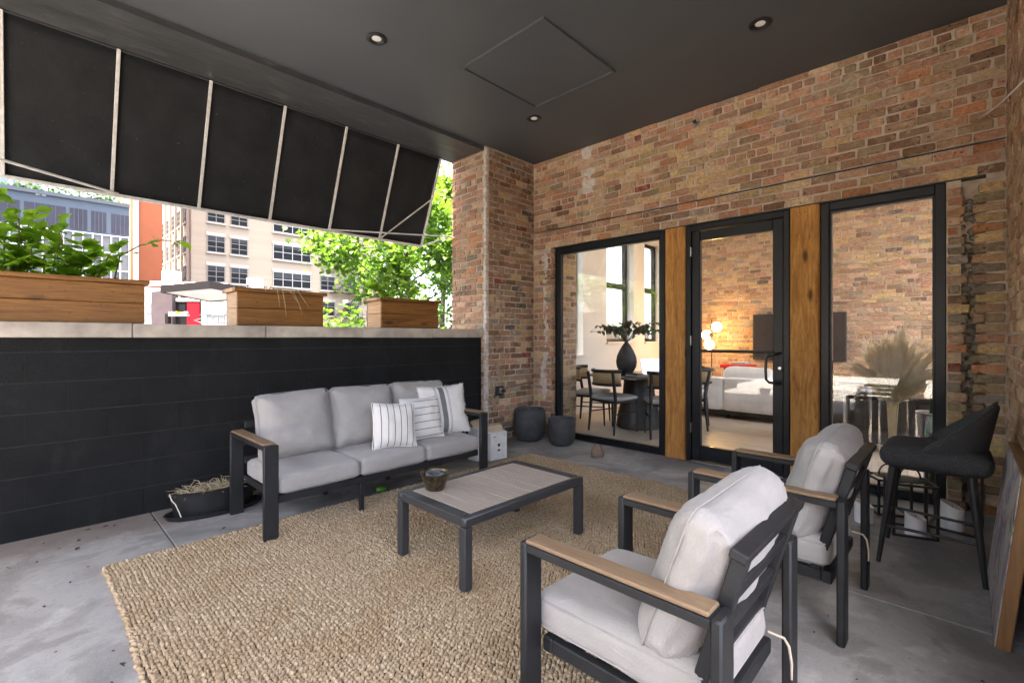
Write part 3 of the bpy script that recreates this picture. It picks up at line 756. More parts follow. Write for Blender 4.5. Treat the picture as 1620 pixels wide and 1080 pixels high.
for (p, q) in (((RX0, RY0), (RX0, RY1)), ((RX0, RY1), (RX1, RY1)), ((RX1, RY1), (RX1, RY0)), ((RX1, RY0), (RX0, RY0))):
    P, Q = Vector(p + (0,)), Vector(q + (0,)); L = (Q - P).length; n = int(L / .03)
    ax = (Q - P).normalized()
    for k in range(n):
        c = P + ax * (k + .5) * L / n + Vector((U(-.006, .006), U(-.006, .006), .012)) + Vector((.006 * math.sin(k * .11), .006 * math.sin(k * .13), 0))
        eb.X = T(c, math.atan2(ax.y, ax.x) + .5 + U(-.2, .2)); eb.ball((0, 0, 0), .02, 6, 4, (1, .5, .55), .08)
for k in range(900):   # loose fibres
    c = Vector((U(RX0, RX1), U(RY0, RY1), U(.017, .022))); a = U(0, 6.28); L = U(.008, .03)
    if k % 3 == 0: c = Vector((RX0 - .01, U(RY0, RY1), .01)) if k % 2 else Vector((U(RX0, RX1), RY0 - .01, .01))
    eb.X = None; d_ = Vector((math.cos(a), math.sin(a), U(-.1, .3))) * L; eb.tube([c, c + d_ * .5 + Vector((0, 0, .003)), c + d_], .0009, 3, False)
tag(eb.build('edge_braid', 'jute', rg, 80), kind='stuff')

# ------------------------------------------------------------------ garden seating
def wrinkled(parent, name, w, d, h, r, crown, M4, seed, mat='fabric', pip=True, wr=.004, nn=16, one=False):
    m = MB(); cushion(m, w, d, h, r, crown, nn, seed, wr, .42 if one else 0)
    o = m.build(name, mat, parent, 70); o.matrix_local = M4
    if pip:
        p = MB()
        if one: seam(p, w - .006, d - .006, r * .55, -h * .2, .0022)
        else: seam(p, w - .004, d - .004, r * .9, h / 2 - r * .55, .0032); seam(p, w - .004, d - .004, r * .9, -h / 2 + r * .55, .0032)
        s = p.build('piping', mat, o, 60, False)
    return o
def arm(parent, x0, x1, ya, yb, zt, front):
    """flat-bar arm loop: legs at x0 and x1, wooden cap on top"""
    th = .03
    for x, s in ((x0, 1), (x1, -1)):
        a, b = (x, x + th) if s > 0 else (x - th, x)
        MB().cbox(a, b, ya, yb, 0, zt - .001, .006).build('leg', 'frame', parent, 40)
    MB().cbox(x0 + th, x1 - th, ya + .0005, yb - .0005, zt - .032, zt - .006, .004).build('arm_rail', 'frame', parent)
    MB().cbox(x0 + .022, x1 - .034, ya + .006, yb - .006, zt - .0055, zt + .008, .004).build('armrest', 'teak', parent)
def armchair(loc, rz, label):
    """faces -X; origin at the centre of the footprint"""
    t = thing('armchair', label, 'armchair', (0, 0, 0), 0, 'two matching outdoor armchairs')
    hw, hd = .35, .33
    for s in (-1, 1):
        ya, yb = (hw - .085, hw) if s > 0 else (-hw, -hw + .085)
        arm(t, -hd, hd, ya, yb, .602, -1)
    yi = hw - .085
    for x in (-hd + .03, hd - .1):
        MB().cbox(x, x + .04, -yi, yi, .21, .262, .005).build('seat_rail', 'frame', t)
    for y in (-yi + .001, yi - .036):
        MB().cbox(-hd + .0705, hd - .1005, y, y + .035, .213, .26, .004).build('seat_rail', 'frame', t)
    for k in range(4):
        x = -hd + .11 + k * .11; MB().cbox(x, x + .05, -yi + .037, yi - .037, .232, .252, .003).build('seat_slat', 'frame', t)
    # leaning back: two posts, top rail, slats
    def bk_(s_):   # along the slope from the seat to the top rail
        return (.21 + .14 * s_, .25 + .49 * s_)
    an = math.atan2(.14, .49)
    for s in (-1, 1):
        q = MB(); q.X = T((.2, s * (yi - .03), .24), 0, an); q.cbox(-.02, .02, -.017, .017, 0, .5, .004); q.build('back_post', 'frame', t)
    q = MB(); q.X = T((.338, 0, .726), 0, an); q.cbox(-.022, .024, -yi - .012, yi + .012, 0, .026, .004); q.build('top_rail', 'frame', t)
    for k, z in enumerate((.12, .24, .365)):
        q = MB(); q.X = T((.2, 0, .24), 0, an); q.cbox(-.006, .014, -yi + .0485, yi - .0485, z, z + .055, .004); q.build('back_slat', 'frame', t)
    st = loc[0]
    wrinkled(t, 'seat_cushion', .6, .525, .135, .045, .018, T((-.04, 0, .333)), 1 + st)
    wrinkled(t, 'back_cushion', .47, .575, .17, .06, .034, T((.188, 0, .605), 0, R(90) + an + R(4)) @ Matrix.Rotation(R(2), 4, 'Z'), 2.7 + st, wr=.0085, nn=24, one=True)
    q = MB(); q.X = T((.2, 0, .24), 0, an); q.cbox(-.016, -.0085, -yi + .05, yi - .05, .03, .44, .002); q.build('lining', 'backcloth', t)
    q = MB(); q.tube([(.27, .225, .30), (.315, .24, .29), (.33, .237, .27), (.338, .235, .22), (.337, .24, .165)], [.004, .0045, .0045, .0045, .003], 6); q.build('tie_strap', 'backcloth', t, 50)
    t.location = loc; t.rotation_euler = (0, 0, rz); return t
armchair((-.748, 1.50, .0), R(0), 'nearest armchair with oatmeal cushions, seen from behind in the foreground')
armchair((-.69, 2.69, 0), R(0), 'armchair with oatmeal cushions beside the charcoal bar stool')

def sofa():
    x0, x1, y0, y1 = -3.84, -3.13, 1.03, 2.93
    t = thing('outdoor_sofa', 'three seat sofa with oatmeal cushions against the black parapet', 'sofa', ((x0 + x1) / 2, (y0 + y1) / 2, 0))
    arm(t, x0, x1, y0, y0 + .09, .604, 1); arm(t, x0, x1, y1 - .09, y1, .604, 1)
    a, b = y0 + .09, y1 - .09
    MB().cbox(x1 - .075, x1 - .035, a, b, .222, .272, .005).build('seat_rail', 'frame', t)
    MB().cbox(x0 + .05, x0 + .09, a, b, .222, .272, .005).build('seat_rail', 'frame', t)
    for y in (a + .001, (2 * a + b) / 3, (a + 2 * b) / 3, b - .041):
        MB().cbox(x0 + .0905, x1 - .0755, y, y + .04, .226, .268, .004).build('seat_rail', 'frame', t)
    for y in ((2 * a + b) / 3, (a + 2 * b) / 3):
        for x in (x0 + .055, x1 - .07): MB().cbox(x, x + .03, y + .005, y + .035, 0, .2215, .003).build('leg', 'frame', t)
    MB().cbox(x0 + .02, x0 + .048, a, b, .62, .67, .004).build('top_rail', 'frame', t)
    for z in (.36, .49): MB().cbox(x0 + .025, x0 + .043, a, b, z, z + .05, .004).build('back_slat', 'frame', t)
    W = (b - a) / 3
    for k in range(3):
        yc = a + W * (k + .5)
        wrinkled(t, 'seat_cushion', .64, W - .006, .125, .038, .016, Matrix.Translation(Vector((x1 - .33, yc, .337)) - t.location), 11 + k, nn=18)
        wrinkled(t, 'back_cushion', .49, W - .012 - (.02 if k == 0 else 0), .195, .065, .036,
                 Matrix.Translation(Vector((x0 + .165 + (.012 if k == 0 else 0), yc + (.02 if k == 0 else 0), .628)) - t.location) @ Matrix.Rotation(R(-90 - 13 - k), 4, 'Y') @ Matrix.Rotation(R((-2, 1, 1.5)[k]), 4, 'Z'), 21 + k * 3, wr=.0075, nn=24, one=True)
    return t
sofa()

# throw pillows
def pillow_mat(name, base, fn):
    m = N(name); p = m.obj(); sx = m.n('SeparateXYZ'); m.l(p, sx.inputs[0])
    g = m.noise(p, 500, 2); f = m.noise(p, 9, 4)
    col = m.ramp(f, [(.3, tuple(x * .93 for x in base)), (.7, base)])
    col = fn(m, sx, col)
    return m.set(col, .93, 0, m.bump(g, .3, .002, m.bump(m.noise(p, 11, 4, .6, 1.0), .35, .02)), .2)
def stripes(axis, per, wid, dark, wob=.004):
    def fn(m, sx, col):
        v = m.math('ADD', sx.outputs[axis], m.math('MULTIPLY', m.noise(m.obj(), 5, 2), wob))
        s_ = m.math('LESS_THAN', m.math('MODULO', m.math('ADD', v, 10.0), per), wid)
        return m.mix(m.math('MULTIPLY', s_, .85), col, dark)
    return fn
def band(m, sx, col):
    x = m.math('ADD', sx.outputs[0], .02)
    r1 = m.math('LESS_THAN', m.math('ABSOLUTE', x), .024)
    r2 = m.math('LESS_THAN', m.math('ABSOLUTE', m.math('SUBTRACT', m.math('ABSOLUTE', x), .052)), .0022)
    r3 = m.math('LESS_THAN', m.math('ABSOLUTE', m.math('SUBTRACT', m.math('ABSOLUTE', x), .062)), .0022)
    c = m.mix(m.math('MULTIPLY', r1, .9), col, (.09, .095, .1))
    return m.mix(m.math('MULTIPLY', m.math('ADD', r2, r3), .8), c, (.12, .12, .12))
def pillow(label, size, thick, mat, M4, seed, fringe=False):
    n = 28; vs = []; fs = []; h = size / 2
    for s in (1, -1):
        for i in range(n + 1):
            for k in range(n + 1):
                u, v = 2 * i / n - 1, 2 * k / n - 1
                pin = 1 - .07 * (1 - u * u) * abs(v) ** 3 * 0
                X = h * u * (1 - .075 * (1 - v * v) * abs(u) ** 2) ; Y = h * v * (1 - .075 * (1 - u * u) * abs(v) ** 2)
                q = max(0, (1 - abs(u) ** 2.6)) ** .62 * max(0, (1 - abs(v) ** 2.6)) ** .62
                z = s * (thick / 2 * q) + .012 * q * noise.noise(Vector((X * 12 + seed, Y * 12, s * 3))) + .01 * noise.noise(Vector((X * 5 + seed, Y * 5, 0)))
                vs.append((X, Y, z))
    W = n + 1; o = W * W
    for i in range(n):
        for k in range(n):
            a = i * W + k; fs.append((a, a + W, a + W + 1, a + 1)); fs.append((o + a, o + a + 1, o + a + W + 1, o + a + W))
    m = MB().add(vs, fs); t = thing('throw_pillow', label, 'pillow', (0, 0, 0), 0, 'throw pillows on the sofa')
    m.build('cover', mat, t, 75); 
    e = MB(); pts = [(x, y, .01 * noise.noise(Vector((x * 5 + seed, y * 5, 0)))) for x, y in
        [(h * u * (1 - .075 * (1 - v * v) * u * u), h * v * (1 - .075 * (1 - u * u) * v * v)) for u, v in
         [(-1 + .1 * k, -1) for k in range(20)] + [(1, -1 + .1 * k) for k in range(20)] + [(1 - .1 * k, 1) for k in range(20)] + [(-1, 1 - .1 * k) for k in range(21)]]]
    if fringe:
        for k in range(0, len(pts) - 1):
            for q in range(3):
                p = Vector(pts[k]).lerp(Vector(pts[k + 1]), q / 3); d = Vector((p.x, p.y, 0)).normalized() * U(.006, .016) + Vector((U(-.006, .006), U(-.006, .006), U(-.004, .004)))
                e.tube([p, p + d], .0016, 4)
        tag(e.build('fringe', 'whitefab', t), kind='stuff')
    else:
        e.tube(pts, .003, 5, False); e.build('edge_seam', 'whitefab', t, 60)
    t.matrix_world = M4; return t
PW = (.62, .59, .55)
def lean(x, y, z, rz, tilt, roll=0):
    """stands on an edge, front faces +X, tilted back"""
    return T((x, y, z), rz) @ Matrix.Rotation(-tilt, 4, 'Y') @ Matrix.Rotation(R(90), 4, 'Y') @ Matrix.Rotation(R(90) + roll, 4, 'Z')
pillow('white throw pillow with upright dark stripes, frontmost of three on the sofa', .36, .14, pillow_mat('upright_stripe_cloth', PW, stripes(0, .052, .0065, (.05, .05, .055))), lean(-3.30, 2.06, .58, R(-14), R(16), R(-3)), 1)
pillow('white throw pillow with level dark stripes, middle of three on the sofa', .37, .13, pillow_mat('level_stripe_cloth', PW, stripes(1, .06, .006, (.06, .06, .065))), lean(-3.40, 2.40, .585, R(-8), R(17), R(2)), 5)
pillow('white fringed throw pillow with wide grey band at the sofa arm', .45, .15, pillow_mat('banded_cloth', PW, band), lean(-3.46, 2.68, .62, R(-16), R(18), R(2)), 9, True)

# coffee table
def table():
    x0, x1, y0, y1, z = -2.39, -1.78, 1.51, 2.51, .385
    t = thing('coffee_table', 'low slatted coffee table with charcoal frame on the jute rug', 'table', ((x0 + x1) / 2, (y0 + y1) / 2, .018))
    L = .05
    for x in (x0, x1 - L):
        for y in (y0, y1 - L): MB().cbox(x, x + L, y, y + L, .018, z - .0505, .004).build('leg', 'tableframe', t)
    for x in (x0, x1 - .045): MB().cbox(x, x + .045, y0, y1, z - .05, z, .008).build('side_rail', 'tableframe', t, 40)
    for y in (y0 + .001, y1 - .072): MB().cbox(x0 + .0455, x1 - .0455, y, y + .071, z - .046, z - .001, .003).build('end_rail', 'tableframe', t)
    a, b = y0 + .074, y1 - .074; n = 9; W = (b - a) / n
    for k in range(n): MB().cbox(x0 + .046, x1 - .046, a + k * W + .003, a + (k + 1) * W - .003, z - .02, z - .0015, .001).build('slat', 'slat', t)
    MB().box(x0 + .046, x1 - .046, a, b, z - .03, z - .021).build('gap_shade_panel', 'black', t)  # added dark sheet that keeps the gaps between slats looking shaded
    MB().cbox(x0 + .05, x1 - .05, (a + b) / 2 - .02, (a + b) / 2 + .02, z - .048, z - .031, .003).build('under_rail', 'tableframe', t)
    return z
TZ = table()
bx, by = -2.265, 1.69
t = thing('metal_bowl', 'tarnished brass bowl holding a ring on the coffee table', 'bowl', (bx, by, TZ))
MB().lathe([(0, .001), (.052, .001), (.056, .006), (.082, .088), (.089, .096), (.090, .099), (.086, .1), (.080, .092), (.054, .014), (0, .012)], 40, (bx, by, TZ)).build('body', 'brass', t, 40)
q = MB()
n = 40
for k in range(n):
    a = 2 * math.pi * k / n; r0, r1 = .026, .056
    q.X = T((bx, by, TZ + .07), a); q.cbox(r0, r1, -.0032, .0032, 0, .03, .0025)
q.X = None; q.lathe([(.026, 0), (.055, 0), (.056, .02), (.048, .026), (.034, .026), (.026, .02)], 36, (bx, by, TZ + .064)); q.lathe([(.026, -.05), (.026, 0)], 24, (bx, by, TZ + .066))
q.build('fluted_ring', plain('pewter', (.09, .1, .11), .5, .4, 40, 60, .3, .6), t, 40)

# ------------------------------------------------------------------ pots and small things
def pot(name, label, x, y, r, h, rim):
    t = thing(name, label, 'plant pot', (x, y, 0), 0, 'empty dark plant pots in the corner')
    p = [(0, .002), (r * .62, .002), (r * .72, .01), (r * .88, h * .12), (r * .985, h * .32), (r, h * .55), (r * .985, h * .8), (r * .965, h), (r * .93, h + .006), (r * .895, h), (r * .9, h * .6), (r * .8, h * .2), (0, h * .15)]
    MB().lathe(p, 48, (x, y, 0)).build('shell', 'pot', t, 45)
    MB().lathe([(0, 0), (r * .84, 0), (r * .84, .006)], 24, (x, y, h * .32)).build('soil', 'soil', t)
pot('planter_pot', 'larger empty dark clay pot against the brick pier', -3.945, 4.40, .2, .385, 0)
pot('planter_pot', 'smaller empty dark clay pot in front of the left window', -3.49, 4.47, .165, .315, 0)
# felt door stop
t = thing('door_stop', 'small brown felt wedge on the concrete by the left window', 'door stop', (-2.87, 4.30, 0))
m = MB(); m.X = T((-2.87, 4.30, 0), R(40))
prof = [(.062, 0), (.068, .02), (.066, .055), (.055, .095), (.03, .128), (.006, .14)]
for r, z in prof: pass
m.lathe([(0, .001)] + prof + [(0, .141)], 20, (0, 0, 0), 1, .8)
m.build('felt_body', plain('brown_felt', (.19, .135, .095), .95, .2, 30, 200, .5), t, 50)
m = MB(); m.X = T((-2.87, 4.30, 0), R(40)); m.tube([(.064, -.022, .01), (.06, -.026, .06), (.035, -.026, .11), (.002, -.01, .142)], .005, 6); m.build('fold', plain('dark_felt', (.13, .09, .065), .95), t, 50)

# oval black trough with dead plants behind the sofa arm
ox, oy = -4.03, .985
t = thing('oval_planter', 'black oval planter of dead stems on the floor by the parapet', 'planter', (ox, oy, 0))
MB().lathe([(0, .001), (.2, .001), (.205, .012), (.212, .03), (.205, .032), (.19, .014), (0, .012)], 48, (ox, oy, 0), .78, 1.48).build('saucer', 'rubber', t, 50)
MB().lathe([(0, .014), (.165, .014), (.172, .03), (.185, .15), (.194, .178), (.198, .186), (.19, .19), (.18, .178), (.17, .13), (0, .128)], 48, (ox, oy, 0), .78, 1.48).build('trough', 'rubber', t, 50)
MB().lathe([(0, 0), (.165, 0)], 32, (ox, oy, .15), .78, 1.48).build('soil', 'soil', t)
q = MB()
for k in range(170):
    a = U(0, 6.28); r = math.sqrt(rnd()) * .15; p = Vector((ox + r * .78 * math.cos(a), oy + r * 1.45 * math.sin(a), .15)); b = U(0, 6.28); L = U(.03, .12)
    d = Vector((math.cos(b) * L, math.sin(b) * L, U(.005, .07))); q.tube([p, p + d * .5 + Vector((0, 0, U(0, .03))), p + d], [.0035, .003, .0015], 4)
tag(q.build('dead_stems', 'straw', t, 50), kind='stuff')
MB().tube([(ox + .02, oy - .26, .185), (ox + .045, oy - .285, .19), (ox + .075, oy - .275, .15), (ox + .1, oy - .26, .13), (ox + .125, oy - .245, .08), (ox + .14, oy - .235, .045)], .0035, 6).build('hanging_root', plain('pale_root', (.5, .46, .36), .8), t, 50)

# cartons of paper behind the sofa
for (cx, cy, w_, d_, h_, lab, z_) in ((-3.72, 3.36, .13, .24, .34, 'taller white carton behind the sofa end by the brick pier', 12), (-3.60, 3.47, .13, .22, .29, 'shorter white carton with dark print in front of the pier', -6)):
    t = thing('carton', lab, 'box', (cx, cy, 0), 0, 'white cartons beside the sofa')
    cm_ = plain('white_carton', (.6, .59, .57), .8, .12, 20, 90, .1)
    m = MB(); m.X = T((cx, cy, 0), R(z_)); m.cbox(-w_ / 2, w_ / 2, -d_ / 2, d_ / 2, .002, h_, .003); m.build('box_body', cm_, t)
    m = MB(); m.X = T((cx, cy, h_), R(z_), R(-30)); m.cbox(0, .004, -d_ / 2, d_ / 2, 0, .06, .001); m.X = T((cx - w_ / 2 + .01, cy, h_), R(z_), R(10)); m.cbox(0, .004, -d_ / 2, d_ / 2, 0, .07, .001); 
    m.build('open_flap', plain('brown_carton', (.42, .32, .22), .85), t)
    for k, (yy_, zz_, a_, b_) in enumerate(((.0, .14, .016, .03), (.0, .09, .016, .02), (-.06, .24, .008, .012))):
        m = MB(); m.X = T((cx, cy, 0), R(z_)); m.box(w_ / 2, w_ / 2 + .0012, yy_ - a_, yy_ + a_, zz_, zz_ + b_); m.build('print_mark', 'black', t)
# rolled prints in the carton
t = thing('bottle', 'small green bottle lying under the sofa', 'bottle', (-3.45, 2.02, .019))
m = MB(); m.X = T((-3.45, 2.02, .043), R(70), R(90)); m.lathe([(0, -.03), (.02, -.03), (.022, -.025), (.022, .02), (.01, .04), (.01, .05), (0, .05)], 20); m.build('body', plain('green_plastic', (.05, .16, .012), .35), t, 45)
m = MB(); m.X = T((-3.45, 2.02, .043), R(70), R(90)); m.lathe([(0, .051), (.012, .051), (.012, .065), (0, .065)], 16); m.build('cap', 'black', t, 45)
# socket and plug on the pier
sy, sz = onX(792, 634, XP); sy = 4.13; sz = .62
t = thing('wall_socket', 'black outlet box with plug and conduit on the brick pier', 'socket', (XP, sy, sz))
MB().cbox(XP - .004, XP + .035, sy - .06, sy + .06, sz - .055, sz + .055, .006).build('outlet_box', 'black', t)
MB().cbox(XP + .0355, XP + .04, sy - .02, sy + .03, sz - .03, sz + .03, .002).build('cover_plate', 'steel', t)
MB().cbox(XP + .0405, XP + .09, sy + .01, sy + .045, sz - .02, sz + .015, .006).build('plug', 'rubber', t)
MB().tube([(XP + .02, sy + .06, sz + .02), (XP + .022, sy + .3, sz + .045), (XP + .022, YB - .06, sz + .065)], .013, 10).build('conduit', plain('painted_conduit', (.2, .13, .09), .7), t, 50)

# ------------------------------------------------------------------ bar stool
def stool():
    cx, cy = -.13, 3.61
    t = thing('bar_stool', 'charcoal boucle bar stool with black legs near the side wall', 'bar stool', (cx, cy, 0))
    z0 = .61
    m = MB(); m.X = T((cx, cy, z0)); cushion(m, .46, .45, .11, .052, .02, 14, 4, .002); 
    o = m.build('seat_pad', 'boucle', t, 70)
    # wrap-round back: swept shell, open to -X
    m = MB(); n = 36; rows = 10; outer = []; inner = []
    for i in range(n + 1):
        a = -1.75 + 3.5 * i / n; e = abs(a) / 1.75
        top = .925 - .27 * e ** 1.35; bot = .575 + .03 * (1 - e) * 0
        for k in range(rows + 1):
            s_ = k / rows; z = bot + (top - bot) * s_; fl_ = .18 + .075 * s_ * (1 - .5 * e) ; th = .028 * (1 - .35 * s_) * (1 - .3 * e)
            yk = 1.0 + .02 * s_
            outer.append((cx - .01 + (fl_ + th) * math.cos(a), cy + (fl_ * .93 + th) * yk * math.sin(a), z))
            inner.append((cx - .01 + (fl_ - th) * math.cos(a), cy + (fl_ * .93 - th) * yk * math.sin(a), z + (.012 if k == rows else 0)))
    W = rows + 1; o_ = len(outer); fs = []
    for i in range(n):
        for k in range(rows):
            a = i * W + k; fs += [(a, a + W, a + W + 1, a + 1), (o_ + a, o_ + a + 1, o_ + a + W + 1, o_ + a + W)]
        fs += [(i * W + rows, (i + 1) * W + rows, o_ + (i + 1) * W + rows, o_ + i * W + rows), (i * W, o_ + i * W, o_ + (i + 1) * W, (i + 1) * W)]
    for i in (0, n):
        for k in range(rows): fs.append((i * W + k, i * W + k + 1, o_ + i * W + k + 1, o_ + i * W + k))
    m.add(outer + inner, fs); bo = m.build('wrap_back', 'boucle', t, 80, fix=True)
    sb = bo.modifiers.new('soft', 'SUBSURF'); sb.levels = 1; sb.render_levels = 1
    q = MB(); q.tube([(outer[i * W + rows][0] * .5 + inner[i * W + rows][0] * .5, outer[i * W + rows][1] * .5 + inner[i * W + rows][1] * .5, outer[i * W + rows][2] + .008) for i in range(n + 1)], .006, 6)
    q.build('back_piping', 'boucle', bo, 60)
    tips = ((-.235, -.21), (-.235, .235), (.2, -.205), (.2, .18))
    for (ax, ay) in tips:
        MB().tube([(cx + ax * .72, cy + ay * .72, z0 - .03), (cx + ax, cy + ay, 0)], [.021, .011], 12).build('leg', 'black', t, 40)
    def on(ax, ay, z): s_ = 1 - z / (z0 - .03); k = .72 + .28 * s_; return (cx + ax * k, cy + ay * k, z)
    P = [on(*tips[0], .21), on(*tips[1], .21), on(*tips[3], .21), on(*tips[2], .21)]
    for k in range(4): MB().tube([P[k], P[(k + 1) % 4]], .0085, 8).build('foot_rail', 'black', t, 40)
    MB().cbox(cx - .16, cx + .16, cy - .15, cy + .15, z0 - .075, z0 - .056, .005).build('seat_plate', 'black', t)
stool()

# candle lanterns: open black frames with ring handles
wax = plain('white_candle', (.75, .74, .74), .5, .04, 10, 60, .05)
def lantern(x, y, w_, h_, rz, label, cz=.0, lid=True):
    t = thing('candle_lantern', label, 'lantern', (x, y, 0), 0, 'open frame lanterns by the right window')
    b = .007; X = T((x, y, 0), rz)
    for sx in (-1, 1):
        for sy in (-1, 1):
            m = MB(); m.X = X; m.box(sx * w_ / 2 - b, sx * w_ / 2 + b, sy * w_ / 2 - b, sy * w_ / 2 + b, .0145, h_ - .0145); m.build('upright', 'blackmetal', t)
    for z in (0.007, h_ - .007):
        m = MB(); m.X = X
        for s in (-1, 1): m.box(-w_ / 2 - b, w_ / 2 + b, s * w_ / 2 - b, s * w_ / 2 + b, z - b, z + b).box(s * w_ / 2 - b, s * w_ / 2 + b, -w_ / 2 + b, w_ / 2 - b, z - b, z + b)
        m.build('rim', 'blackmetal', t)
    m = MB(); m.X = X; m.lathe([(0, .0), (w_ * .4, .0), (w_ * .42, .006), (w_ * .3, .014), (0, .018)], 20, (0, 0, h_ + .001)); m.build('cap', 'blackmetal', t, 40)
    m = MB(); m.X = X; m.tube([(.055 * math.cos(a), 0, h_ + .015 + .075 * math.sin(a)) for a in [math.pi * k / 12 for k in range(13)]], .006, 8); m.build('ring_handle', 'blackmetal', t, 60)
    return t
def candle(x, y, r, h, label):
    t = thing('candle', label, 'candle', (x, y, 0), 0, 'white pillar candles on the floor')
    m = MB(); n = 28; vs = []
    vs = [(x + r * math.cos(2 * math.pi * k / n), y + r * math.sin(2 * math.pi * k / n), .001) for k in range(n)]
    vs += [(x + r * math.cos(2 * math.pi * k / n), y + r * math.sin(2 * math.pi * k / n), h * (1 - .16 * math.cos(2 * math.pi * k / n))) for k in range(n)]
    vs += [(x + r * .8 * math.cos(2 * math.pi * k / n), y + r * .8 * math.sin(2 * math.pi * k / n), h * (1 - .14 * math.cos(2 * math.pi * k / n)) - .008) for k in range(n)] + [(x, y, h * .88)]
    fs = [tuple(range(n))] + [(k, (k + 1) % n, n + (k + 1) % n, n + k) for k in range(n)] + [(n + k, n + (k + 1) % n, 2 * n + (k + 1) % n, 2 * n + k) for k in range(n)] + [(2 * n + k, 2 * n + (k + 1) % n, 3 * n) for k in range(n)]
    m.add(vs, fs); m.build('wax', wax, t, 40); MB().tube([(x, y, h * .87), (x + .002, y, h * .87 + .016)], .0018, 5).build('wick', 'black', t)
lantern(-.27, 4.06, .22, .34, R(18), 'low black frame lantern behind the stool, nearest the armchair')
lantern(-.06, 4.36, .24, .52, R(-8), 'tall black frame lantern against the cracked brick jamb')
lantern(-.42, 4.42, .2, .26, R(30), 'small black frame lantern in front of the right window')
candle(-.515, 4.06, .055, .13, 'white candle on the floor beside the armchair rear leg')
candle(-.24, 4.02, .055, .13, 'white candle inside the low lantern behind the stool')
candle(-.07, 4.33, .06, .16, 'white candle inside the tall lantern at the brick jamb')

# painting leaning on the side wall
t = thing('leaning_painting', 'wood sided canvas painting leaning against the right side wall', 'painting', (.13, 3.2, 0))
an = math.atan2(.075, .72); X = T((.085, 0, .004), 0, an)
m = MB(); m.X = X; m.cbox(0, .045, 2.78, 3.66, 0, .725, .003); m.build('stretcher_frame', wood('backlit_edge_wood', (.17, .08, .03), (.3, .16, .065), 2, 5, False), t)  # wood tone darkened to stand for its backlit side
pm = N('abstract_paint'); p_ = pm.pos(); c_ = pm.ramp(pm.noise(p_, 3.2, 6, .6, 2.2), [(.3, (.05, .05, .06)), (.45, (.3, .24, .27)), (.55, (.5, .47, .42)), (.7, (.16, .17, .13))]); pm.set(c_, .5)
m = MB(); m.X = X; m.cbox(-.004, -.0005, 2.781, 3.659, .002, .723, .001); m.build('canvas', pm.m, t)

# ------------------------------------------------------------------ cedar planters on the coping
ZP = 1.383
def planter(y0, y1, label, group='cedar planter boxes on the coping'):
    xf, xb = -4.345, -4.645; z1 = 1.665
    t = thing('planter_box', label, 'planter', ((xf + xb) / 2, (y0 + y1) / 2, ZP), 0, group)
    zm = ZP + (z1 - ZP) * .52
    for a, b in ((ZP, zm - .0015), (zm + .0015, z1)):
        MB().cbox(xf - .02, xf + U(-.001, .001), y0, y1, a, b, .003, .0006).build('front_board', 'cedar', t)
        MB().cbox(xb, xb + .02, y0, y1, a, b, .003, .0006).build('back_board', 'cedar', t)
        for y in (y0 - .0005, y1 - .0195): MB().cbox(xb + .0205, xf - .0205, y, y + .02, a, b, .003).build('end_board', 'cedar_e', t)
    c = .028
    MB().cbox(xf - .045, xf + c, y0 - c, y1 + c, z1 + .001, z1 + .032, .004).build('cap_board', 'cedar', t)
    MB().cbox(xb - c, xb + .045, y0 - c, y1 + c, z1 + .001, z1 + .032, .004).build('cap_board', 'cedar', t)
    for y in (y0 - c, y1 + c - .07): MB().cbox(xb + .0455, xf - .0455, y, y + .07, z1 + .0015, z1 + .0315, .003).build('cap_board', 'cedar_e', t)
    MB().box(xb + .021, xf - .021, y0 + .021, y1 - .021, ZP + .18, z1 - .012).build('soil', 'soil', t)
    return z1
zt = planter(-.28, .615, 'cedar planter box at the left edge with a leafy green shrub')
planter(1.225, 1.95, 'middle cedar planter box with drooping dry grass blades')
planter(2.56, 3.285, 'cedar planter box nearest the brick pier')

def leaf_mesh(name, L, W, fold=.25, lobes=0):
    """a leaf along +X with a midrib fold"""
    if lobes:
        pts = [(0, 0)] ; out = [(.12, .32), (.3, .5), (.38, .28), (.62, .46), (.7, .2), (1, 0)]
    else: out = [(.12, .25), (.35, .48), (.62, .42), (.85, .2), (1, 0)]
    vs = [(0, 0, 0)]; up = []; dn = []
    for x, y in out[:-1]:
        up.append(len(vs)); vs.append((x * L, y * W, fold * y * W - .12 * L * x * x)); dn.append(len(vs)); vs.append((x * L, -y * W, fold * y * W - .12 * L * x * x))
    mid = []
    for x, y in out[:-1]: mid.append(len(vs)); vs.append((x * L, 0, -.12 * L * x * x))
    tip = len(vs); vs.append((L, 0, -.12 * L))
    fs = [(0, mid[0], up[0]), (0, dn[0], mid[0])]
    for k in range(len(mid) - 1): fs += [(mid[k], mid[k + 1], up[k + 1], up[k]), (mid[k], dn[k], dn[k + 1], mid[k + 1])]
    fs += [(mid[-1], tip, up[-1]), (mid[-1], dn[-1], tip)]
    return MB().add(vs, fs)
LV = [leaf_mesh('leaf', 1, .62 + .08 * k, .22 + .08 * k) for k in range(3)]
LB = [leaf_mesh('leaf', 1, .95, .2, 1), leaf_mesh('leaf', 1, 1.05, .3, 1)]
def leaf_X(p, d, size, droop=.3):
    d = Vector(d); d = d.normalized() if d.length > 1e-6 else Vector((1, 0, 0))
    yaw = math.atan2(d.y, d.x); pit = -math.asin(max(-1, min(1, d.z)))
    return Matrix.Translation(p) @ Matrix.Rotation(yaw, 4, 'Z') @ Matrix.Rotation(pit + droop * U(0, 1), 4, 'Y') @ Matrix.Rotation(U(-.7, .7), 4, 'X') @ Matrix.Scale(size, 4)
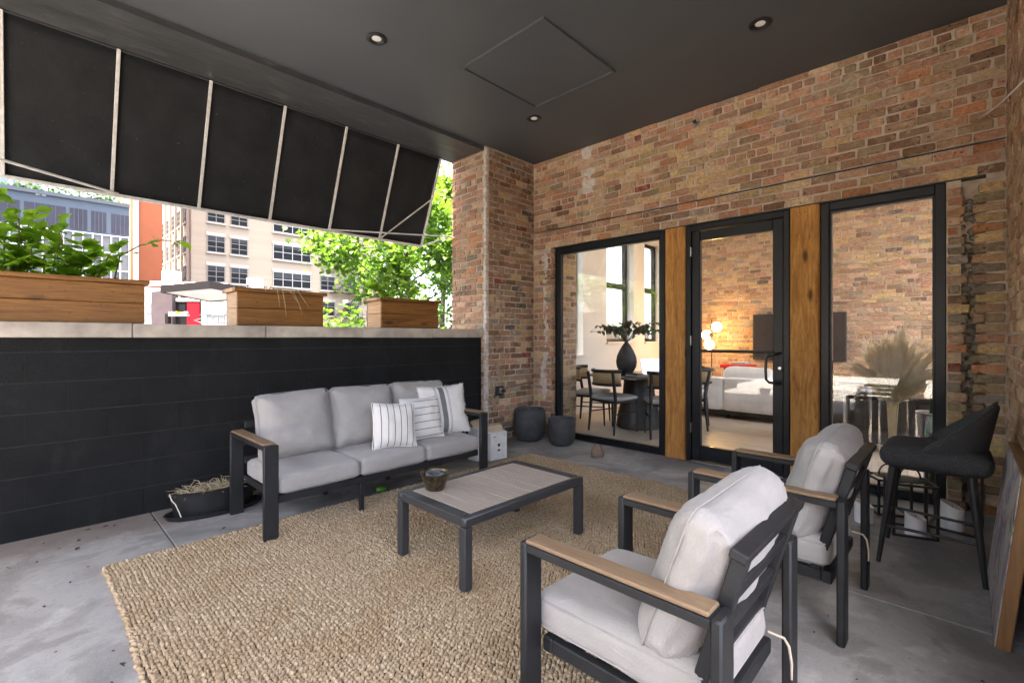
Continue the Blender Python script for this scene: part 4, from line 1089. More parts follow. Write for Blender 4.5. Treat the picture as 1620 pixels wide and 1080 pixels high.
def grow(mb, p, d, L, r, depth, tips, spread=.6, up=.15, seg=4, kids=(2, 3)):
    pts = [Vector(p)]; d = Vector(d).normalized()
    for k in range(seg):
        d = (d + Vector((U(-1, 1), U(-1, 1), U(-.6, .8))) * .16 + Vector((0, 0, up * .25))).normalized(); pts.append(pts[-1] + d * L / seg)
    mb.tube(pts, [r * (1 - .5 * k / seg) for k in range(seg + 1)], 6 if r > .012 else 4)
    if depth <= 1:
        for k in range(1, seg + 1): tips.append((pts[k], d.copy()))
    else: tips.append((pts[-1], d.copy()))
    if depth > 0:
        for k in range(random.randint(*kids)):
            q = pts[random.randint(max(1, seg - 2), seg)]
            v = (d + Vector((U(-1, 1), U(-1, 1), U(-.5, .7))) * spread * 1.3).normalized()
            grow(mb, q, v, L * U(.6, .85), r * .55, depth - 1, tips, spread, up, seg, kids)

# leafy shrub in the left planter: its leaves are objects of their own
t = thing('leafy_shrub', 'bright green broad leaved shrub growing in the left planter', 'shrub', (-4.5, .12, zt))
stem = MB(); spots = []
def sprig(pts, n, side=.05, r0=.006):
    P = [Vector(p) for p in pts]; stem.tube(P, [r0 * (1 - .6 * k / (len(P) - 1)) for k in range(len(P))], 6)
    for k in range(n):
        s_ = (k + .7) / n * (len(P) - 1); i = min(int(s_), len(P) - 2); f_ = s_ - i; p = P[i].lerp(P[i + 1], f_); d = (P[i + 1] - P[i]).normalized()
        side_ = d.cross(Vector((0, 0, 1))).normalized() * (1 if k % 2 else -1)
        spots.append((p, d * U(.2, .7) + side_ * U(.6, 1) + Vector((0, 0, U(-.1, .45)))))
def pxp(px, py, X): y, z = onX(px, py, X); return (X, y, z)
base = (-4.5, .15, zt)
sprig([(-4.5, .45, zt - .01), pxp(190, 405, -4.42), pxp(222, 388, -4.42), pxp(255, 380, -4.44), pxp(285, 383, -4.46)], 20)
for (px, py, X) in ((100, 350, -4.5), (60, 335, -4.6), (20, 340, -4.5), (130, 385, -4.4), (150, 400, -4.45), (85, 390, -4.4), (40, 375, -4.45), (0, 370, -4.4), (110, 410, -4.4), (60, 410, -4.4), (175, 418, -4.45), (15, 400, -4.42), (-30, 340, -4.45), (-60, 380, -4.45), (30, 345, -4.35), (190, 385, -4.5), (-5, 300, -4.4), (70, 360, -4.42), (130, 405, -4.55), (100, 372, -4.36)):
    e = Vector(pxp(px, py, X)); b_ = Vector((-4.5, max(-.25, min(.55, e.y - .1 + U(-.1, .1))), zt - .01)); mid = b_.lerp(e, .5) + Vector((U(-.04, .04), U(-.03, .03), .04))
    sprig([b_, b_.lerp(mid, .5) + Vector((0, 0, .01)), mid, mid.lerp(e, .5) + Vector((0, 0, .015)), e], 34)
stem.build('stems', plain('green_stem', (.1, .07, .03), .7), t, 50)
LM = []
q = MB()
random.shuffle(spots)
for p, d in spots[300:560]: q.X = leaf_X(p + Vector((U(-.04, .02), U(-.04, .04), U(-.03, .03))), d, U(.06, .105), .5); s_ = random.choice(LV); q.add(s_.v, s_.f)
tag(q.build('foliage', 'leaf', t, 60), kind='stuff')
for q in LV:
    me = q.mesh('leaf', 60); me.materials.append(MT['leaf']); LM.append(me)
for p, d in spots[:300]:
    o = bpy.data.objects.new('leaf', random.choice(LM)); COL.objects.link(o); o.parent = t
    o.matrix_local = Matrix.Translation(-t.location) @ leaf_X(p, d, U(.075, .125), .5)
q = MB()
for k in range(90):
    q.X = leaf_X((U(-4.6, -4.4), U(-.2, .58), zt + U(-.005, .05)), (U(-1, 1), U(-1, 1), U(-.2, .6)), U(.02, .04)); q.add(LV[0].v, LV[0].f)
tag(q.build('dry_undergrowth', 'dryleaf', t), kind='stuff')

# drooping dry blades, middle planter
t = thing('dry_grass', 'few dry grass blades drooping over the middle planter front', 'grass', (-4.5, 1.55, zt))
for (a, b, dz) in ((1.50, 1.545, .12), (1.53, 1.60, .20), (1.56, 1.80, .115), (1.545, 1.74, .17), (1.535, 1.70, .07), (1.47, 1.42, -.03)):
    p = [(-4.5, a, zt - .012), (-4.42, a + (b - a) * .2, zt + .06), (-4.31, a + (b - a) * .55, zt + .045), (-4.30, a + (b - a) * .8, zt - dz * .4), (-4.305, b, zt - dz)]
    MB().tube(p, [.0035, .004, .0035, .003, .001], 4).build('blade', 'straw', t, 60)
q = MB()
for k in range(70):
    y = random.choice((1.27, 1.3, 1.33, 1.78, 1.81)) + U(-.04, .04); q.X = leaf_X((U(-4.55, -4.4), y, zt + U(-.01, .05)), (U(-1, 1), U(-1, 1), U(0, 1)), U(.02, .035)); q.add(LV[0].v, LV[0].f)
tag(q.build('withered_tufts', 'dryleaf', t), kind='stuff')
# sapling, right planter
t = thing('sapling', 'pale green maple sapling in the planter nearest the pier', 'sapling', (-4.52, 2.85, zt))
b = MB(); tp = []
for (y, px, py) in ((2.7, 590, 440), (2.75, 615, 425), (2.85, 640, 432), (2.8, 600, 458), (2.95, 660, 455), (2.7, 575, 450)):
    e = Vector(pxp(px, py, -4.55)); s0 = Vector((-4.52, y, zt - .012)); mid = s0.lerp(e, .55) + Vector((0, 0, .04)); b.tube([s0, mid, e], [.005, .0035, .0015], 5)
    for k in range(13):
        f_ = U(.25, 1); p = s0.lerp(mid, f_ * 2) if f_ < .5 else mid.lerp(e, f_ * 2 - 1); tp.append((p, Vector((U(-1, 1), U(-1, 1), U(-.2, .6)))))
b.build('stems', plain('green_stem', (.1, .07, .03), .7), t, 50)
q = MB()
for p, d in tp: q.X = leaf_X(p, d, U(.06, .1), .4); q.add(LB[0].v, LB[0].f)
tag(q.build('leaves', 'leaf', t, 60), kind='stuff')

# ------------------------------------------------------------------ trees beyond the parapet
def tree(label, x, y, h, r, seed, leafn, leafs, rad, low=.12, group='street trees', zb=-1.5, mat='leafdark'):
    """a leader with whorls of limbs; rad = crown radius, low = where the crown starts"""
    random.seed(seed)
    t = thing('street_tree', label, 'tree', (x, y, zb), 0, group)
    b = MB(); tips = []; pts = []; n = 9; p = Vector((x, y, zb))
    for k in range(n + 1):
        pts.append(p.copy()); p += Vector((U(-.07, .07) * h / 7, U(-.07, .07) * h / 7, h * .92 / n))
    b.tube(pts, [r * (1 - .85 * k / n) for k in range(n + 1)], 10)
    nl = 15
    for k in range(nl):
        f_ = low + (1 - low) * (k + .3) / nl; i = min(int(f_ * n), n - 1); q = pts[i].lerp(pts[i + 1], f_ * n - i)
        a = k * 2.4 + U(-.3, .3); wdt = math.sin(math.pi * min(1, .36 + .6 * (f_ - low) / (1 - low))) ** .7
        grow(b, q, (math.cos(a), math.sin(a), U(.25, .8)), rad * .62 * wdt, r * .32 * (1.1 - f_ * .7), 2, tips, .55, .1, 4, (2, 3))
    b.build('trunk', 'bark', t, 50)
    q = MB(); per = max(1, leafn // len(tips))
    for p, d in tips:
        for k in range(per):
            o = Vector((random.gauss(0, 1), random.gauss(0, 1), random.gauss(0, .8))) * leafs * 1.7
            q.X = leaf_X(p + o, (U(-1, 1), U(-1, 1), U(-.5, .5)), leafs * U(.7, 1.2), .5); s_ = random.choice(LB); q.add(s_.v, s_.f)
    tag(q.build('crown', mat, t, 60), kind='stuff')
    return t
tree('leafy maple just beyond the parapet, behind the right planter', -8.9, 5.7, 6.5, .11, 5, 12000, .115, 1.95, .24, mat='treeleaf')
tree('darker maple beside the brick pier, right of the larger maple', -11.6, 9.0, 8.2, .13, 12, 9000, .14, 2.2, .2)
tree('maple reflected in the left window, out of frame', -11.5, -9.0, 8.5, .15, 22, 5000, .2, 3.0, mat='leaf')
tree('tall maple reflected in the left window, out of frame behind', -13.5, -15.5, 9.5, .16, 31, 4500, .22, 3.2)
random.seed(99)

# ------------------------------------------------------------------ buildings across the street
def emat(name, c, var=.08, sc=.6, rough=.8): return plain(name, c, rough, var, sc, 8, .15, 0, .12)
beige = N('buff_brick_facade'); p = beige.pos()
bt = beige.n('TexBrick'); bt.inputs['Scale'].default_value = 2.2; bt.inputs['Color1'].default_value = (.37, .295, .215, 1); bt.inputs['Color2'].default_value = (.3, .23, .16, 1); bt.inputs['Mortar'].default_value = (.31, .26, .21, 1)
beige.l(beige.mapv(p, (1, 1, 1), (0, 0, 0), (R(90), 0, R(90))), bt.inputs['Vector'])
beige = beige.set(beige.mix(beige.noise(p, .35, 5), bt.outputs[0], (.3, .24, .18)), .85)
dkglass = plain('dark_office_glass', (.006, .0065, .007), .5, .3, .8, 5, .02, 0, .2)
ltglass = plain('pale_blind_glass', (.04, .043, .043), .5, .25, .9, 5, .02, 0, .2)
wframe = emat('grey_window_frame', (.2, .19, .18)); sillm = emat('limestone_sill', (.38, .34, .29))
def fwin(parent, X, ya, yb, za, zb, cols, rows, blind=.4, dep=.18, frm=None, axis='X', bars=None):
    """window on a facade facing +X (or -Y when axis is 'Y')"""
    def bx(m, a, b, d0, d1, z0, z1):
        if axis == 'X': m.box(X + d0, X + d1, a, b, z0, z1)
        else: m.box(a, b, X - d1, X - d0, z0, z1)
        return m
    o = bx(MB(), ya, yb, .02, .05, za, zb).build('window', dkglass, parent)
    if blind: bx(MB(), ya + .05, yb - .05, .052, .06, zb - (zb - za) * blind, zb - .04).build('blind', ltglass, o)
    f = MB(); w_ = .07
    for k in range(cols + 1):
        a = ya + (yb - ya) * k / cols; bx(f, a - w_ / 2, a + w_ / 2, .065, .13, za, zb)
    for k in range(rows + 1):
        z = za + (zb - za) * k / rows; bx(f, ya + w_ / 2, yb - w_ / 2, .066, .12, z - w_ / 2, z + w_ / 2)
    f.build('window_frame', frm or wframe, o)
    bx(MB(), ya - .15, yb + .15, .0, .22, za - .22, za - .04).build('sill', sillm, o)
    bx(MB(), ya - .15, yb + .15, .0, .08, zb + .04, zb + .42).build('window_head', sillm, o)
XB = -63.0
bb = thing('brick_office', 'buff brick office block with rows of windows behind the house', 'building', (XB - 10, 30, -1.5))
MB().box(XB - 26, XB, 13.1, 37.0, -1.5, 34).build('wall', beige, bb)
def zrow(py): return onX(342, py, XB)[1]
rows = [(zrow(399), zrow(374)), (zrow(446), zrow(421)), (zrow(352), zrow(327)), (zrow(493), zrow(468))]
cols = [(328, 355, 2), (365, 391, 2), (432, 491, 4), (507, 529, 2), (545, 567, 2)]
for za, zb in rows:
    for p0, p1, c in cols:
        ya, yb = onX(p0, 400, XB)[0], onX(p1, 400, XB)[0]; fwin(bb, XB, ya, yb, za, zb, c, 3 if c == 2 else 2, U(.15, .5), frm=emat('pale_frame', (.4, .39, .37)) if c == 4 else None)
for za, zb in rows:
    for k in range(5):
        xa = XB - 1.4 - k * 3.1; fwin(bb, 13.1, xa - 1.9, xa, za, zb, 2, 3, .6, axis='Y')
for k in range(6):
    xa = XB - .9 - k * 3.1; MB().box(xa - .3, xa, 12.85, 13.098, -1.5, 34).build('pilaster', sillm, bb)
# fire escape on the office
fe = thing('fire_escape', 'black iron fire escape zigzag on the office wall', 'fire escape', (XB + .8, onX(545, 420, XB)[0], 6))
iron = emat('rusty_iron', (.06, .045, .04)); ya, yb = onX(520, 400, XB)[0], onX(572, 400, XB)[0]
for k, (za, zb) in enumerate(rows):
    MB().box(XB + .25, XB + 1.5, ya, yb, za - .35, za - .25).build('landing', iron, fe)
    m = MB()
    for z in (za + .2, za + .7): m.box(XB + 1.45, XB + 1.5, ya, yb, z, z + .05)
    for q in range(9): y = ya + (yb - ya - .05) * q / 8; m.box(XB + 1.455, XB + 1.495, y, y + .05, za - .25, za + .7)
    m.build('railing', iron, fe)
    m = MB()
    for q in range(12): s_ = q / 11; m.box(XB + .5, XB + 1.3, ya + (yb - ya) * (.1 + .75 * s_), ya + (yb - ya) * (.1 + .75 * s_) + .25, za - .3 + s_ * 3.4, za - .24 + s_ * 3.4)
    m.tube([(XB + .5, ya + (yb - ya) * .1, za - .3), (XB + .5, ya + (yb - ya) * .9, za + 3.2)], .05, 4).tube([(XB + 1.3, ya + (yb - ya) * .1, za - .3), (XB + 1.3, ya + (yb - ya) * .9, za + 3.2)], .05, 4)
    m.build('stair_flight', iron, fe)
# orange rendered slab building
XO = -58.0
ya, yb = onX(206, 400, XO)[0], onX(257, 400, XO)[0]
t = thing('orange_building', 'orange red windowless end wall between the grey and buff buildings', 'building', (XO - 5, (ya + yb) / 2, -1.5))
MB().box(XO - 9, XO, ya + .02, yb, -1.5, 34).build('wall', emat('orange_red_render', (.27, .085, .042), .1, .4), t)
w2 = onX(219, 400, XO)[0]; w1 = onX(210, 400, XO)[0]
MB().box(XO - 9.05, XO + .12, ya, w1, -1.5, 34.05).build('corner_strip', emat('tan_brick_strip', (.42, .2, .11)), t)
MB().box(XO - .1, XO + .16, w1 + .005, w2, -1.5, 34.05).build('white_pilaster', emat('white_render', (.55, .52, .47)), t)
# blue-grey building with dark bays and a glazed ground floor
XG = -45.0
def gy(px): return onX(px, 400, XG)[0]
def gz(px, py): return onX(px, py, XG)[1]
ztop = gz(100, 313)
t = thing('grey_building', 'blue grey building with dark window bays and glazed base at far left', 'building', (XG - 6, 0, -1.5))
bluegrey = emat('blue_grey_panel', (.085, .105, .13), .06, .3)
MB().box(XG - 12, XG, gy(-60), gy(204.5), gz(100, 364) + .1, ztop).build('upper_wall', bluegrey, t)
MB().box(XG - 12, XG + .15, gy(-60), gy(204.5) + .02, ztop + .002, ztop + .25).build('parapet_cap', emat('grey_metal_cap', (.09, .105, .12)), t)
zb0, zb1 = gz(100, 360), gz(100, 327)
darkb = emat('dark_bay_panel', (.045, .046, .06), .15, .5)
for a, b in ((-50, 31), (38, 104), (110, 138), (144, 168), (176, 204)):
    o = MB().box(XG - .3, XG + .03, gy(a), gy(b), zb0, zb1).build('window_bay', darkb, t)
    m = MB(); n = 4
    for k in range(1, n): y = gy(a) + (gy(b) - gy(a)) * k / n; m.box(XG + .031, XG + .06, y - .02, y + .02, zb0, zb1)
    m.build('mullion', emat('bay_mullion', (.08, .08, .1)), o)
o = MB().box(XG - 11.9, XG - .05, gy(-60), gy(204), -1.5, gz(100, 364)).build('glazed_wall', plain('reflecting_shop_glass', (.1, .1, .1), .3, .5, .7, 3, .02), t)
m = MB(); z0 = -1.4
for k in range(17): y = gy(-60) + (gy(204) - gy(-60)) * k / 16; m.box(XG - .048, XG + .06, y - .035, y + .035, z0, gz(100, 364))
for k in range(9): z = z0 + (gz(100, 364) - z0) * k / 8; m.box(XG - .047, XG + .055, gy(-60), gy(204), z - .035, z + .035)
m.build('glazing_bars', emat('white_mullion', (.62, .62, .62)), o)
for k in range(2):
    y = gy(62 + 5 * k); m = MB()
    for s in (-1, 1): m.box(XG + .001, XG + .05, y + s * .14 - .02, y + s * .14 + .02, zb1 + .55, zb1 + .8)
    m.box(XG + .001, XG + .051, y - .12, y + .12, zb1 + .55, zb1 + .6).box(XG + .001, XG + .051, y - .12, y + .12, zb1 + .75, zb1 + .8); m.build('letter', emat('white_letter', (.7, .7, .7)), t)
MB().box(XG + .001, XG + .05, gy(20), gy(26), zb1 + .6, zb1 + .95).build('vent', darkb, t)
for px, s in ((40, .7), (100, 1.1), (165, .6)):
    y = gy(px); o = thing('roof_shrub', {40: 'small green shrub on the grey building roof, leftmost', 100: 'larger green shrub on the grey building roof', 165: 'low shrub on the grey roof near the orange wall'}[px], 'shrub', (XG - 1.5, y, ztop + .25), 0, 'shrubs on the grey roof')
    q = MB(); MB().tube([(XG - 1.5, y, ztop), (XG - 1.5, y + .05, ztop + .25 + s * .4)], .04, 6).build('stem', 'bark', o)
    for k in range(260): q.X = leaf_X((XG - 1.5 + random.gauss(0, s * .5), y + random.gauss(0, s * .8), ztop + .3 + abs(random.gauss(0, s * .5))), (U(-1, 1), U(-1, 1), U(-.5, 1)), .28); q.add(LV[0].v, LV[0].f)
    tag(q.build('foliage', 'euc', o, 60), kind='stuff')
XT = -110.0
t = thing('pale_tower', 'pale tower with blue windows rising behind the grey building', 'building', (XT - 5, -2, -1.5))
ya, yb = onX(-40, 300, XT)[0], onX(68, 300, XT)[0]
MB().box(XT - 15, XT, ya, yb, -1.5, 60).build('wall', emat('pale_concrete', (.4, .39, .37)), t)
for k in range(12):
    for q in range(4):
        y = ya + (yb - ya) * (q + .15) / 4; MB().box(XT + .01, XT + .2, y, y + (yb - ya) / 4 * .7, 22 + k * 3, 24 + k * 3).build('window', emat('blue_glass', (.16, .24, .3), .2), t)
t = thing('glass_block', 'pale glass office block behind the orange wall', 'building', (-95, 11, -1.5))
ya, yb = onX(166, 300, -95)[0], onX(215, 300, -95)[0]
MB().box(-105, -95, ya, yb, -1.5, 29.5).build('wall', emat('pale_blue_glass', (.36, .42, .45), .15), t)
m = MB()
for k in range(10): m.box(-94.99, -94.8, ya, yb, k * 3, k * 3 + .5)
m.build('floor_band', emat('white_band', (.6, .6, .6)), t)

# white house with red door and dark-edged porch canopy
HT = 33.0
def hp(px, py, t_=HT): return at(px, py, t_)
hs = thing('white_house', 'white house with bright red door and dark edged canopy', 'house', hp(290, 570))
def hwall(name, p0, p1, ytop, mat, t_=HT, ybot=600, thick=.3, parent=None, off=0.0):
    a, b = hp(p0, 534, t_), hp(p1, 534, t_); zt_ = hp((p0 + p1) / 2, ytop, t_).z; zb_ = hp(p0, ybot, t_).z
    d = Vector((FW[0], FW[1], 0)); a = a - d * off; b = b - d * off
    return MB().slab([(a.x, a.y, zb_), (b.x, b.y, zb_), (b.x, b.y, zt_), (a.x, a.y, zt_)], d * thick).build(name, mat, parent or hs)
whites = emat('white_siding', (.42, .41, .395), .05); taupe = emat('taupe_siding', (.09, .07, .073), .1, 2); trim = emat('dark_brown_trim', (.014, .012, .012))
hwall('side_wall', 215, 245.5, 458, whites); hwall('siding_wall', 245.5, 278, 462, taupe, off=.35, thick=.6); hwall('porch_wall', 278, 318, 470, trim, off=0)
hwall('front_wall', 318, 420, 470, whites)
d_ = hwall('door', 297, 316, 479.5, emat('red_paint', (.75, .01, .02), .04), off=.06, ybot=520, thick=.05)
hwall('door_handle', 298, 299.6, 498, 'steel', off=.1, ybot=499.5, thick=.03, parent=d_)
hwall('porch_lintel', 279, 317, 471.5, emat('taupe_board', (.4, .36, .33)), off=.08, ybot=477, thick=.05)
hwall('side_light', 284, 294, 481, dkglass, off=.05, ybot=494, thick=.04)
o = hwall('window', 230, 240.5, 477, whites, off=.05, ybot=496, thick=.04); hwall('pane', 231.5, 239.5, 478.5, emat('sage_glass', (.3, .34, .3)), off=.08, ybot=495, thick=.02, parent=o)
o = hwall('window', 326, 357, 481, whites, off=.05, ybot=500, thick=.04); hwall('pane', 327, 335, 482.5, emat('grey_glass', (.2, .22, .22)), off=.08, ybot=499, thick=.02, parent=o); hwall('pane', 337, 356, 484, emat('curtain_glass', (.5, .53, .5)), off=.08, ybot=499, thick=.02, parent=o)
# low roof: pale metal sheet and fascia
MB().slab([hp(205, 452, 33), hp(356, 454, 35), hp(360, 449.5, 42), hp(205, 446, 40)], (0, 0, .12)).build('roof', emat('pale_roof_metal', (.42, .42, .42), .06), hs)
MB().slab([hp(205, 458, 31.5), hp(253, 460, 31.5), hp(253, 455.5, 31.5), hp(205, 452.5, 31.5)], Vector((FW[0], FW[1], 0)) * .3).build('gutter', whites, hs)
# canopy
A, Bc, Cc, Dc = hp(255, 461.5, 31), hp(333, 455, 29.5), hp(420, 470, 29.5), hp(333, 476.5, 32.4)
MB().slab([A, Bc, Cc, Dc], (0, 0, .05)).build('canopy_soffit', emat('white_soffit', (.8, .79, .77), .03), hs)
for a, b, w_ in ((A, Bc, .42), (Bc, Cc, .42), (Dc, A, .3), (Cc, Dc, .3)):
    d = (b - a).normalized(); n_ = d.cross(Vector((0, 0, 1))).normalized()
    MB().slab([a - n_ * .04 - Vector((0, 0, .06)), b - n_ * .04 - Vector((0, 0, .06)), b - n_ * .04 + Vector((0, 0, w_)), a - n_ * .04 + Vector((0, 0, w_))], n_ * .08).build('canopy_fascia', trim, hs)
# porch railing and posts
rl = thing('porch_railing', 'thin metal railing on the porch of the white house', 'railing', hp(335, 540, 31.2))
m = MB(); m.tube([hp(316, 498, 31.2), hp(362, 498, 31.2)], .03, 5); m.tube([hp(316, 511.5, 31.2), hp(362, 511.5, 31.2)], .03, 5); m.build('rail', emat('grey_rail', (.25, .25, .25)), rl)
for k in range(5): MB().tube([hp(319 + 9 * k, 497.5, 31.2), hp(319 + 9 * k, 530, 31.2)], .022, 5).build('baluster', emat('grey_rail', (.25, .25, .25)), rl)
MB().tube([hp(318, 503.5, 31.1), hp(307, 506.5, 31.1), hp(318, 510, 31.1)], .03, 5).build('chevron', whites, rl)
wp = [hp(324 + k * 1.5, 506.5 + 3.4 * math.sin(k * .75), 31.1) for k in range(22)]; MB().tube(wp, .025, 5).build('scroll', whites, rl)
fb_ = thing('flower_box', 'white window box of pink and yellow flowers on the porch', 'flower box', hp(280, 500, 31))
a = hp(266, 498.5, 31); b = hp(294.5, 498.5, 31); MB().slab([hp(266, 500, 31), hp(295, 500, 31), hp(295, 496.5, 31), hp(266, 496.5, 31)], Vector((FW[0], FW[1], 0)) * .3).build('trough', whites, fb_)
MB().slab([hp(261, 512, 31.05), hp(266, 512, 31.05), hp(266, 496, 31.05), hp(261, 496, 31.05)], Vector((FW[0], FW[1], 0)) * .3).build('side_post', trim, fb_)
m = MB(); m2 = MB()
for k in range(14):
    c = hp(266.5 + 2.05 * k, 494.6 + U(-.6, .6), 31) + Vector((FW[0], FW[1], 0)) * .15; (m2 if 5 <= k <= 9 else m).ball(c, U(.07, .11), 8, 6, (1, 1, .8), .15)
tag(m.build('pink_flowers', emat('pink_petal', (.75, .5, .58)), fb_, 60), kind='stuff'); tag(m2.build('yellow_flowers', emat('yellow_petal', (.6, .6, .05)), fb_, 60), kind='stuff')
for px, py, tt, s, lab in ((267, 446, 36, 1.0, 'white air conditioner unit on the house roof by the orange wall'), (400, 455, 36, .9, 'white air conditioner unit seen behind the middle planter')):
    o = thing('air_conditioner', lab, 'air conditioner', hp(px, py, tt), 0, 'rooftop air conditioners'); c = hp(px, py, tt)
    d = Vector((FW[0], FW[1], 0)); r_ = Vector((RT[0], RT[1], 0)); z_ = Vector((0, 0, 1)); H_ = .85 * s
    MB().slab([c - r_ * .55 * s, c + r_ * .55 * s, c + r_ * .55 * s + z_ * H_, c - r_ * .55 * s + z_ * H_], d * .6).build('casing', whites, o)
    m = MB(); mm = MB(); 
    for k in range(5): q = c - d * .02 + z_ * (H_ * (.55 + .08 * k)); m.slab([q - r_ * .4 * s, q + r_ * .4 * s, q + r_ * .4 * s + z_ * .03, q - r_ * .4 * s + z_ * .03], d * .019)
    m.build('grille', emat('grille_grey', (.3, .3, .3)), o)

cb = thing('reflection_block', 'unseen brick block added behind the camera to darken window reflections', 'building', (-2, -14, -1.5))  # added out of view so the glass mirrors brick, not sky
MB().box(-13, 12, -30, -22, -1.5, 8.8).build('wall', plain('reflection_block_brick', (.3, .19, .14), .9, .2, 1, 10, .3), cb)
# ------------------------------------------------------------------ the room behind the glass
YI, YK, XL = 5.30, 9.5, -4.6
rf = MB().box(-4.6, 2.4, YB + .13, YK + .3, -.12, .02).build('room_floor', 'soil'); tag(rf, kind='structure')
oak = wood('pale_oak_floor', (.36, .28, .2), (.52, .43, .33), 0, 5, False, .45, .5, 10)
pm_ = {}
for i in range(25):
    y = YB + .14 + i * .188; off = (i * .71) % 1.8
    x = -4.6 - off
    while x < 2.2:
        a, b = max(x, -4.6), min(x + 1.8, 2.2)
        if b - a > .05: MB().cbox(a + .0012, b - .0012, y + .0012, y + .1868, .0205, .03, .0015).build('floor_plank', oak, rf)
        x += 1.8
SK = (-3.9, .8, 5.45, 8.5)
rc = MB().box(-4.6, .9, YB + .55, SK[2], 3.62, 3.8).box(-4.6, .9, SK[3], YK + .3, 3.62, 3.8).box(-4.6, SK[0], SK[2], SK[3], 3.62, 3.8).box(SK[1], .9, SK[2], SK[3], 3.62, 3.8).build('room_ceiling', emat('white_ceiling_paint', (.7, .69, .66), .03)); tag(rc, kind='structure')
sk = N('added_light_diffuser'); tb = sk.n('BsdfTranslucent'); tb.inputs[0].default_value = (.27, .265, .25, 1); sk.l(tb.outputs[0], sk.o.inputs[0])
MB().box(SK[0] - .1, SK[1] + .1, SK[2] - .1, SK[3] + .1, 3.801, 3.806).build('added_light_panel', sk.m, rc)  # unseen panel added to pass daylight down and brighten the room
white = plain('white_plaster_wall', (.72, .7, .66), .8, .04, 2, 60, .06)
lw = thing('white_wall', 'white plastered inner wall with tall windows behind the dining table', 'wall', (XL, 7.4, 0))
m = MB(); wins = [(5.55, 6.47, 1.0, 3.2), (7.18, 8.13, 1.2, 3.2), (8.55, 9.3, 1.2, 3.2)]; y = 5.36
for a, b, z0, z1 in wins:
    m.box(XL - .3, XL, y, a, .03, 3.62); m.box(XL - .3, XL, a, b, .03, z0); m.box(XL - .3, XL, a, b, z1, 3.62); y = b
m.box(XL - .3, XL, y, YK, .03, 3.62); m.build('wall_face', white, lw)
for a, b, z0, z1 in wins:
    f = MB(); q = .06
    f.box(XL - .22, XL - .15, a, a + q, z0, z1).box(XL - .22, XL - .15, b - q, b, z0, z1).box(XL - .22, XL - .15, a + q, b - q, z0, z0 + q).box(XL - .22, XL - .15, a + q, b - q, z1 - q, z1).box(XL - .22, XL - .15, a + q, b - q, 2.2, 2.3)
    o = f.build('window_frame', 'black', lw); MB().box(XL - .19, XL - .187, a + q, b - q, z0 + q, z1 - q).build('pane', 'glass', o)
    MB().box(XL - .1, XL + .05, a - .02, b + .02, z0 - .03, z0 - .002).build('sill', white, lw)
bw = thing('back_wall', 'buff brick wall of the room seen through the door', 'wall', (-1, YK, 0))
MB().box(-4.9, 2.4, YK + .012, YK + .3, 0, 3.62).build('mortar_bed', 'mortar', bw)
bk = Bricks()
for i in range(int(3.58 / BH)):
    z = .03 + i * BH
    if i in (17, 27, 37): z += 0
    course(bk, -4.55, 2.0, z, i, faceY(YK), lambda x, z: pick(dict(pale=3, tan=2.6, pink=1.2, umber=1.2, grey=.5, olive=.4, brown=.35, dark=.1)), .004, .85 if i in (16, 25, 34) else 1, i % 6 == 5)
bk.finish(bw, 300, lambda p: -3.6 < p[0] < -2.4 and p[2] > .9 or -1.6 < p[0] < -.7 and p[2] > .9)
# wall-mounted screen
t = thing('television', 'black flat television on the buff brick wall inside', 'television', (-2.15, YK, 1.3))
MB().cbox(-2.87, -1.43, YK - .07, YK - .02, .87, 1.71, .006).build('casing', 'black', t)
MB().box(-2.855, -1.445, YK - .0725, YK - .0705, .89, 1.695).build('screen', plain('dark_screen', (.01, .011, .012), .12, .1, 2, 5, .01), t)
# floor lamp with three glowing globes
glow = N('glowing_globe'); em = glow.n('Emission'); em.inputs[0].default_value = (1, .58, .2, 1); em.inputs[1].default_value = 6.0; glow.l(em.outputs[0], glow.o.inputs[0]); glow = glow.m
lx, ly = -3.44, 8.95
t = thing('floor_lamp', 'black floor lamp with three glowing globes behind the white sofa', 'lamp', (lx, ly, .03))
MB().lathe([(0, 0), (.14, 0), (.14, .015), (.02, .02)], 28, (lx, ly, .031)).build('base', 'black', t, 40)
MB().tube([(lx, ly, .045), (lx, ly, 1.62)], .011, 8).build('pole', 'black', t, 40)
for (dx, dy, z) in ((.1, -.02, 1.48), (-.1, .02, 1.33), (.0, -.11, 1.15)):
    MB().tube([(lx, ly, z), (lx + dx * .35, ly + dy * .35, z)], .05, 12).build('socket_cup', 'black', t, 40)
    MB().ball((lx + dx, ly + dy, z), .088, 20, 14).build('globe', glow, t, 80)
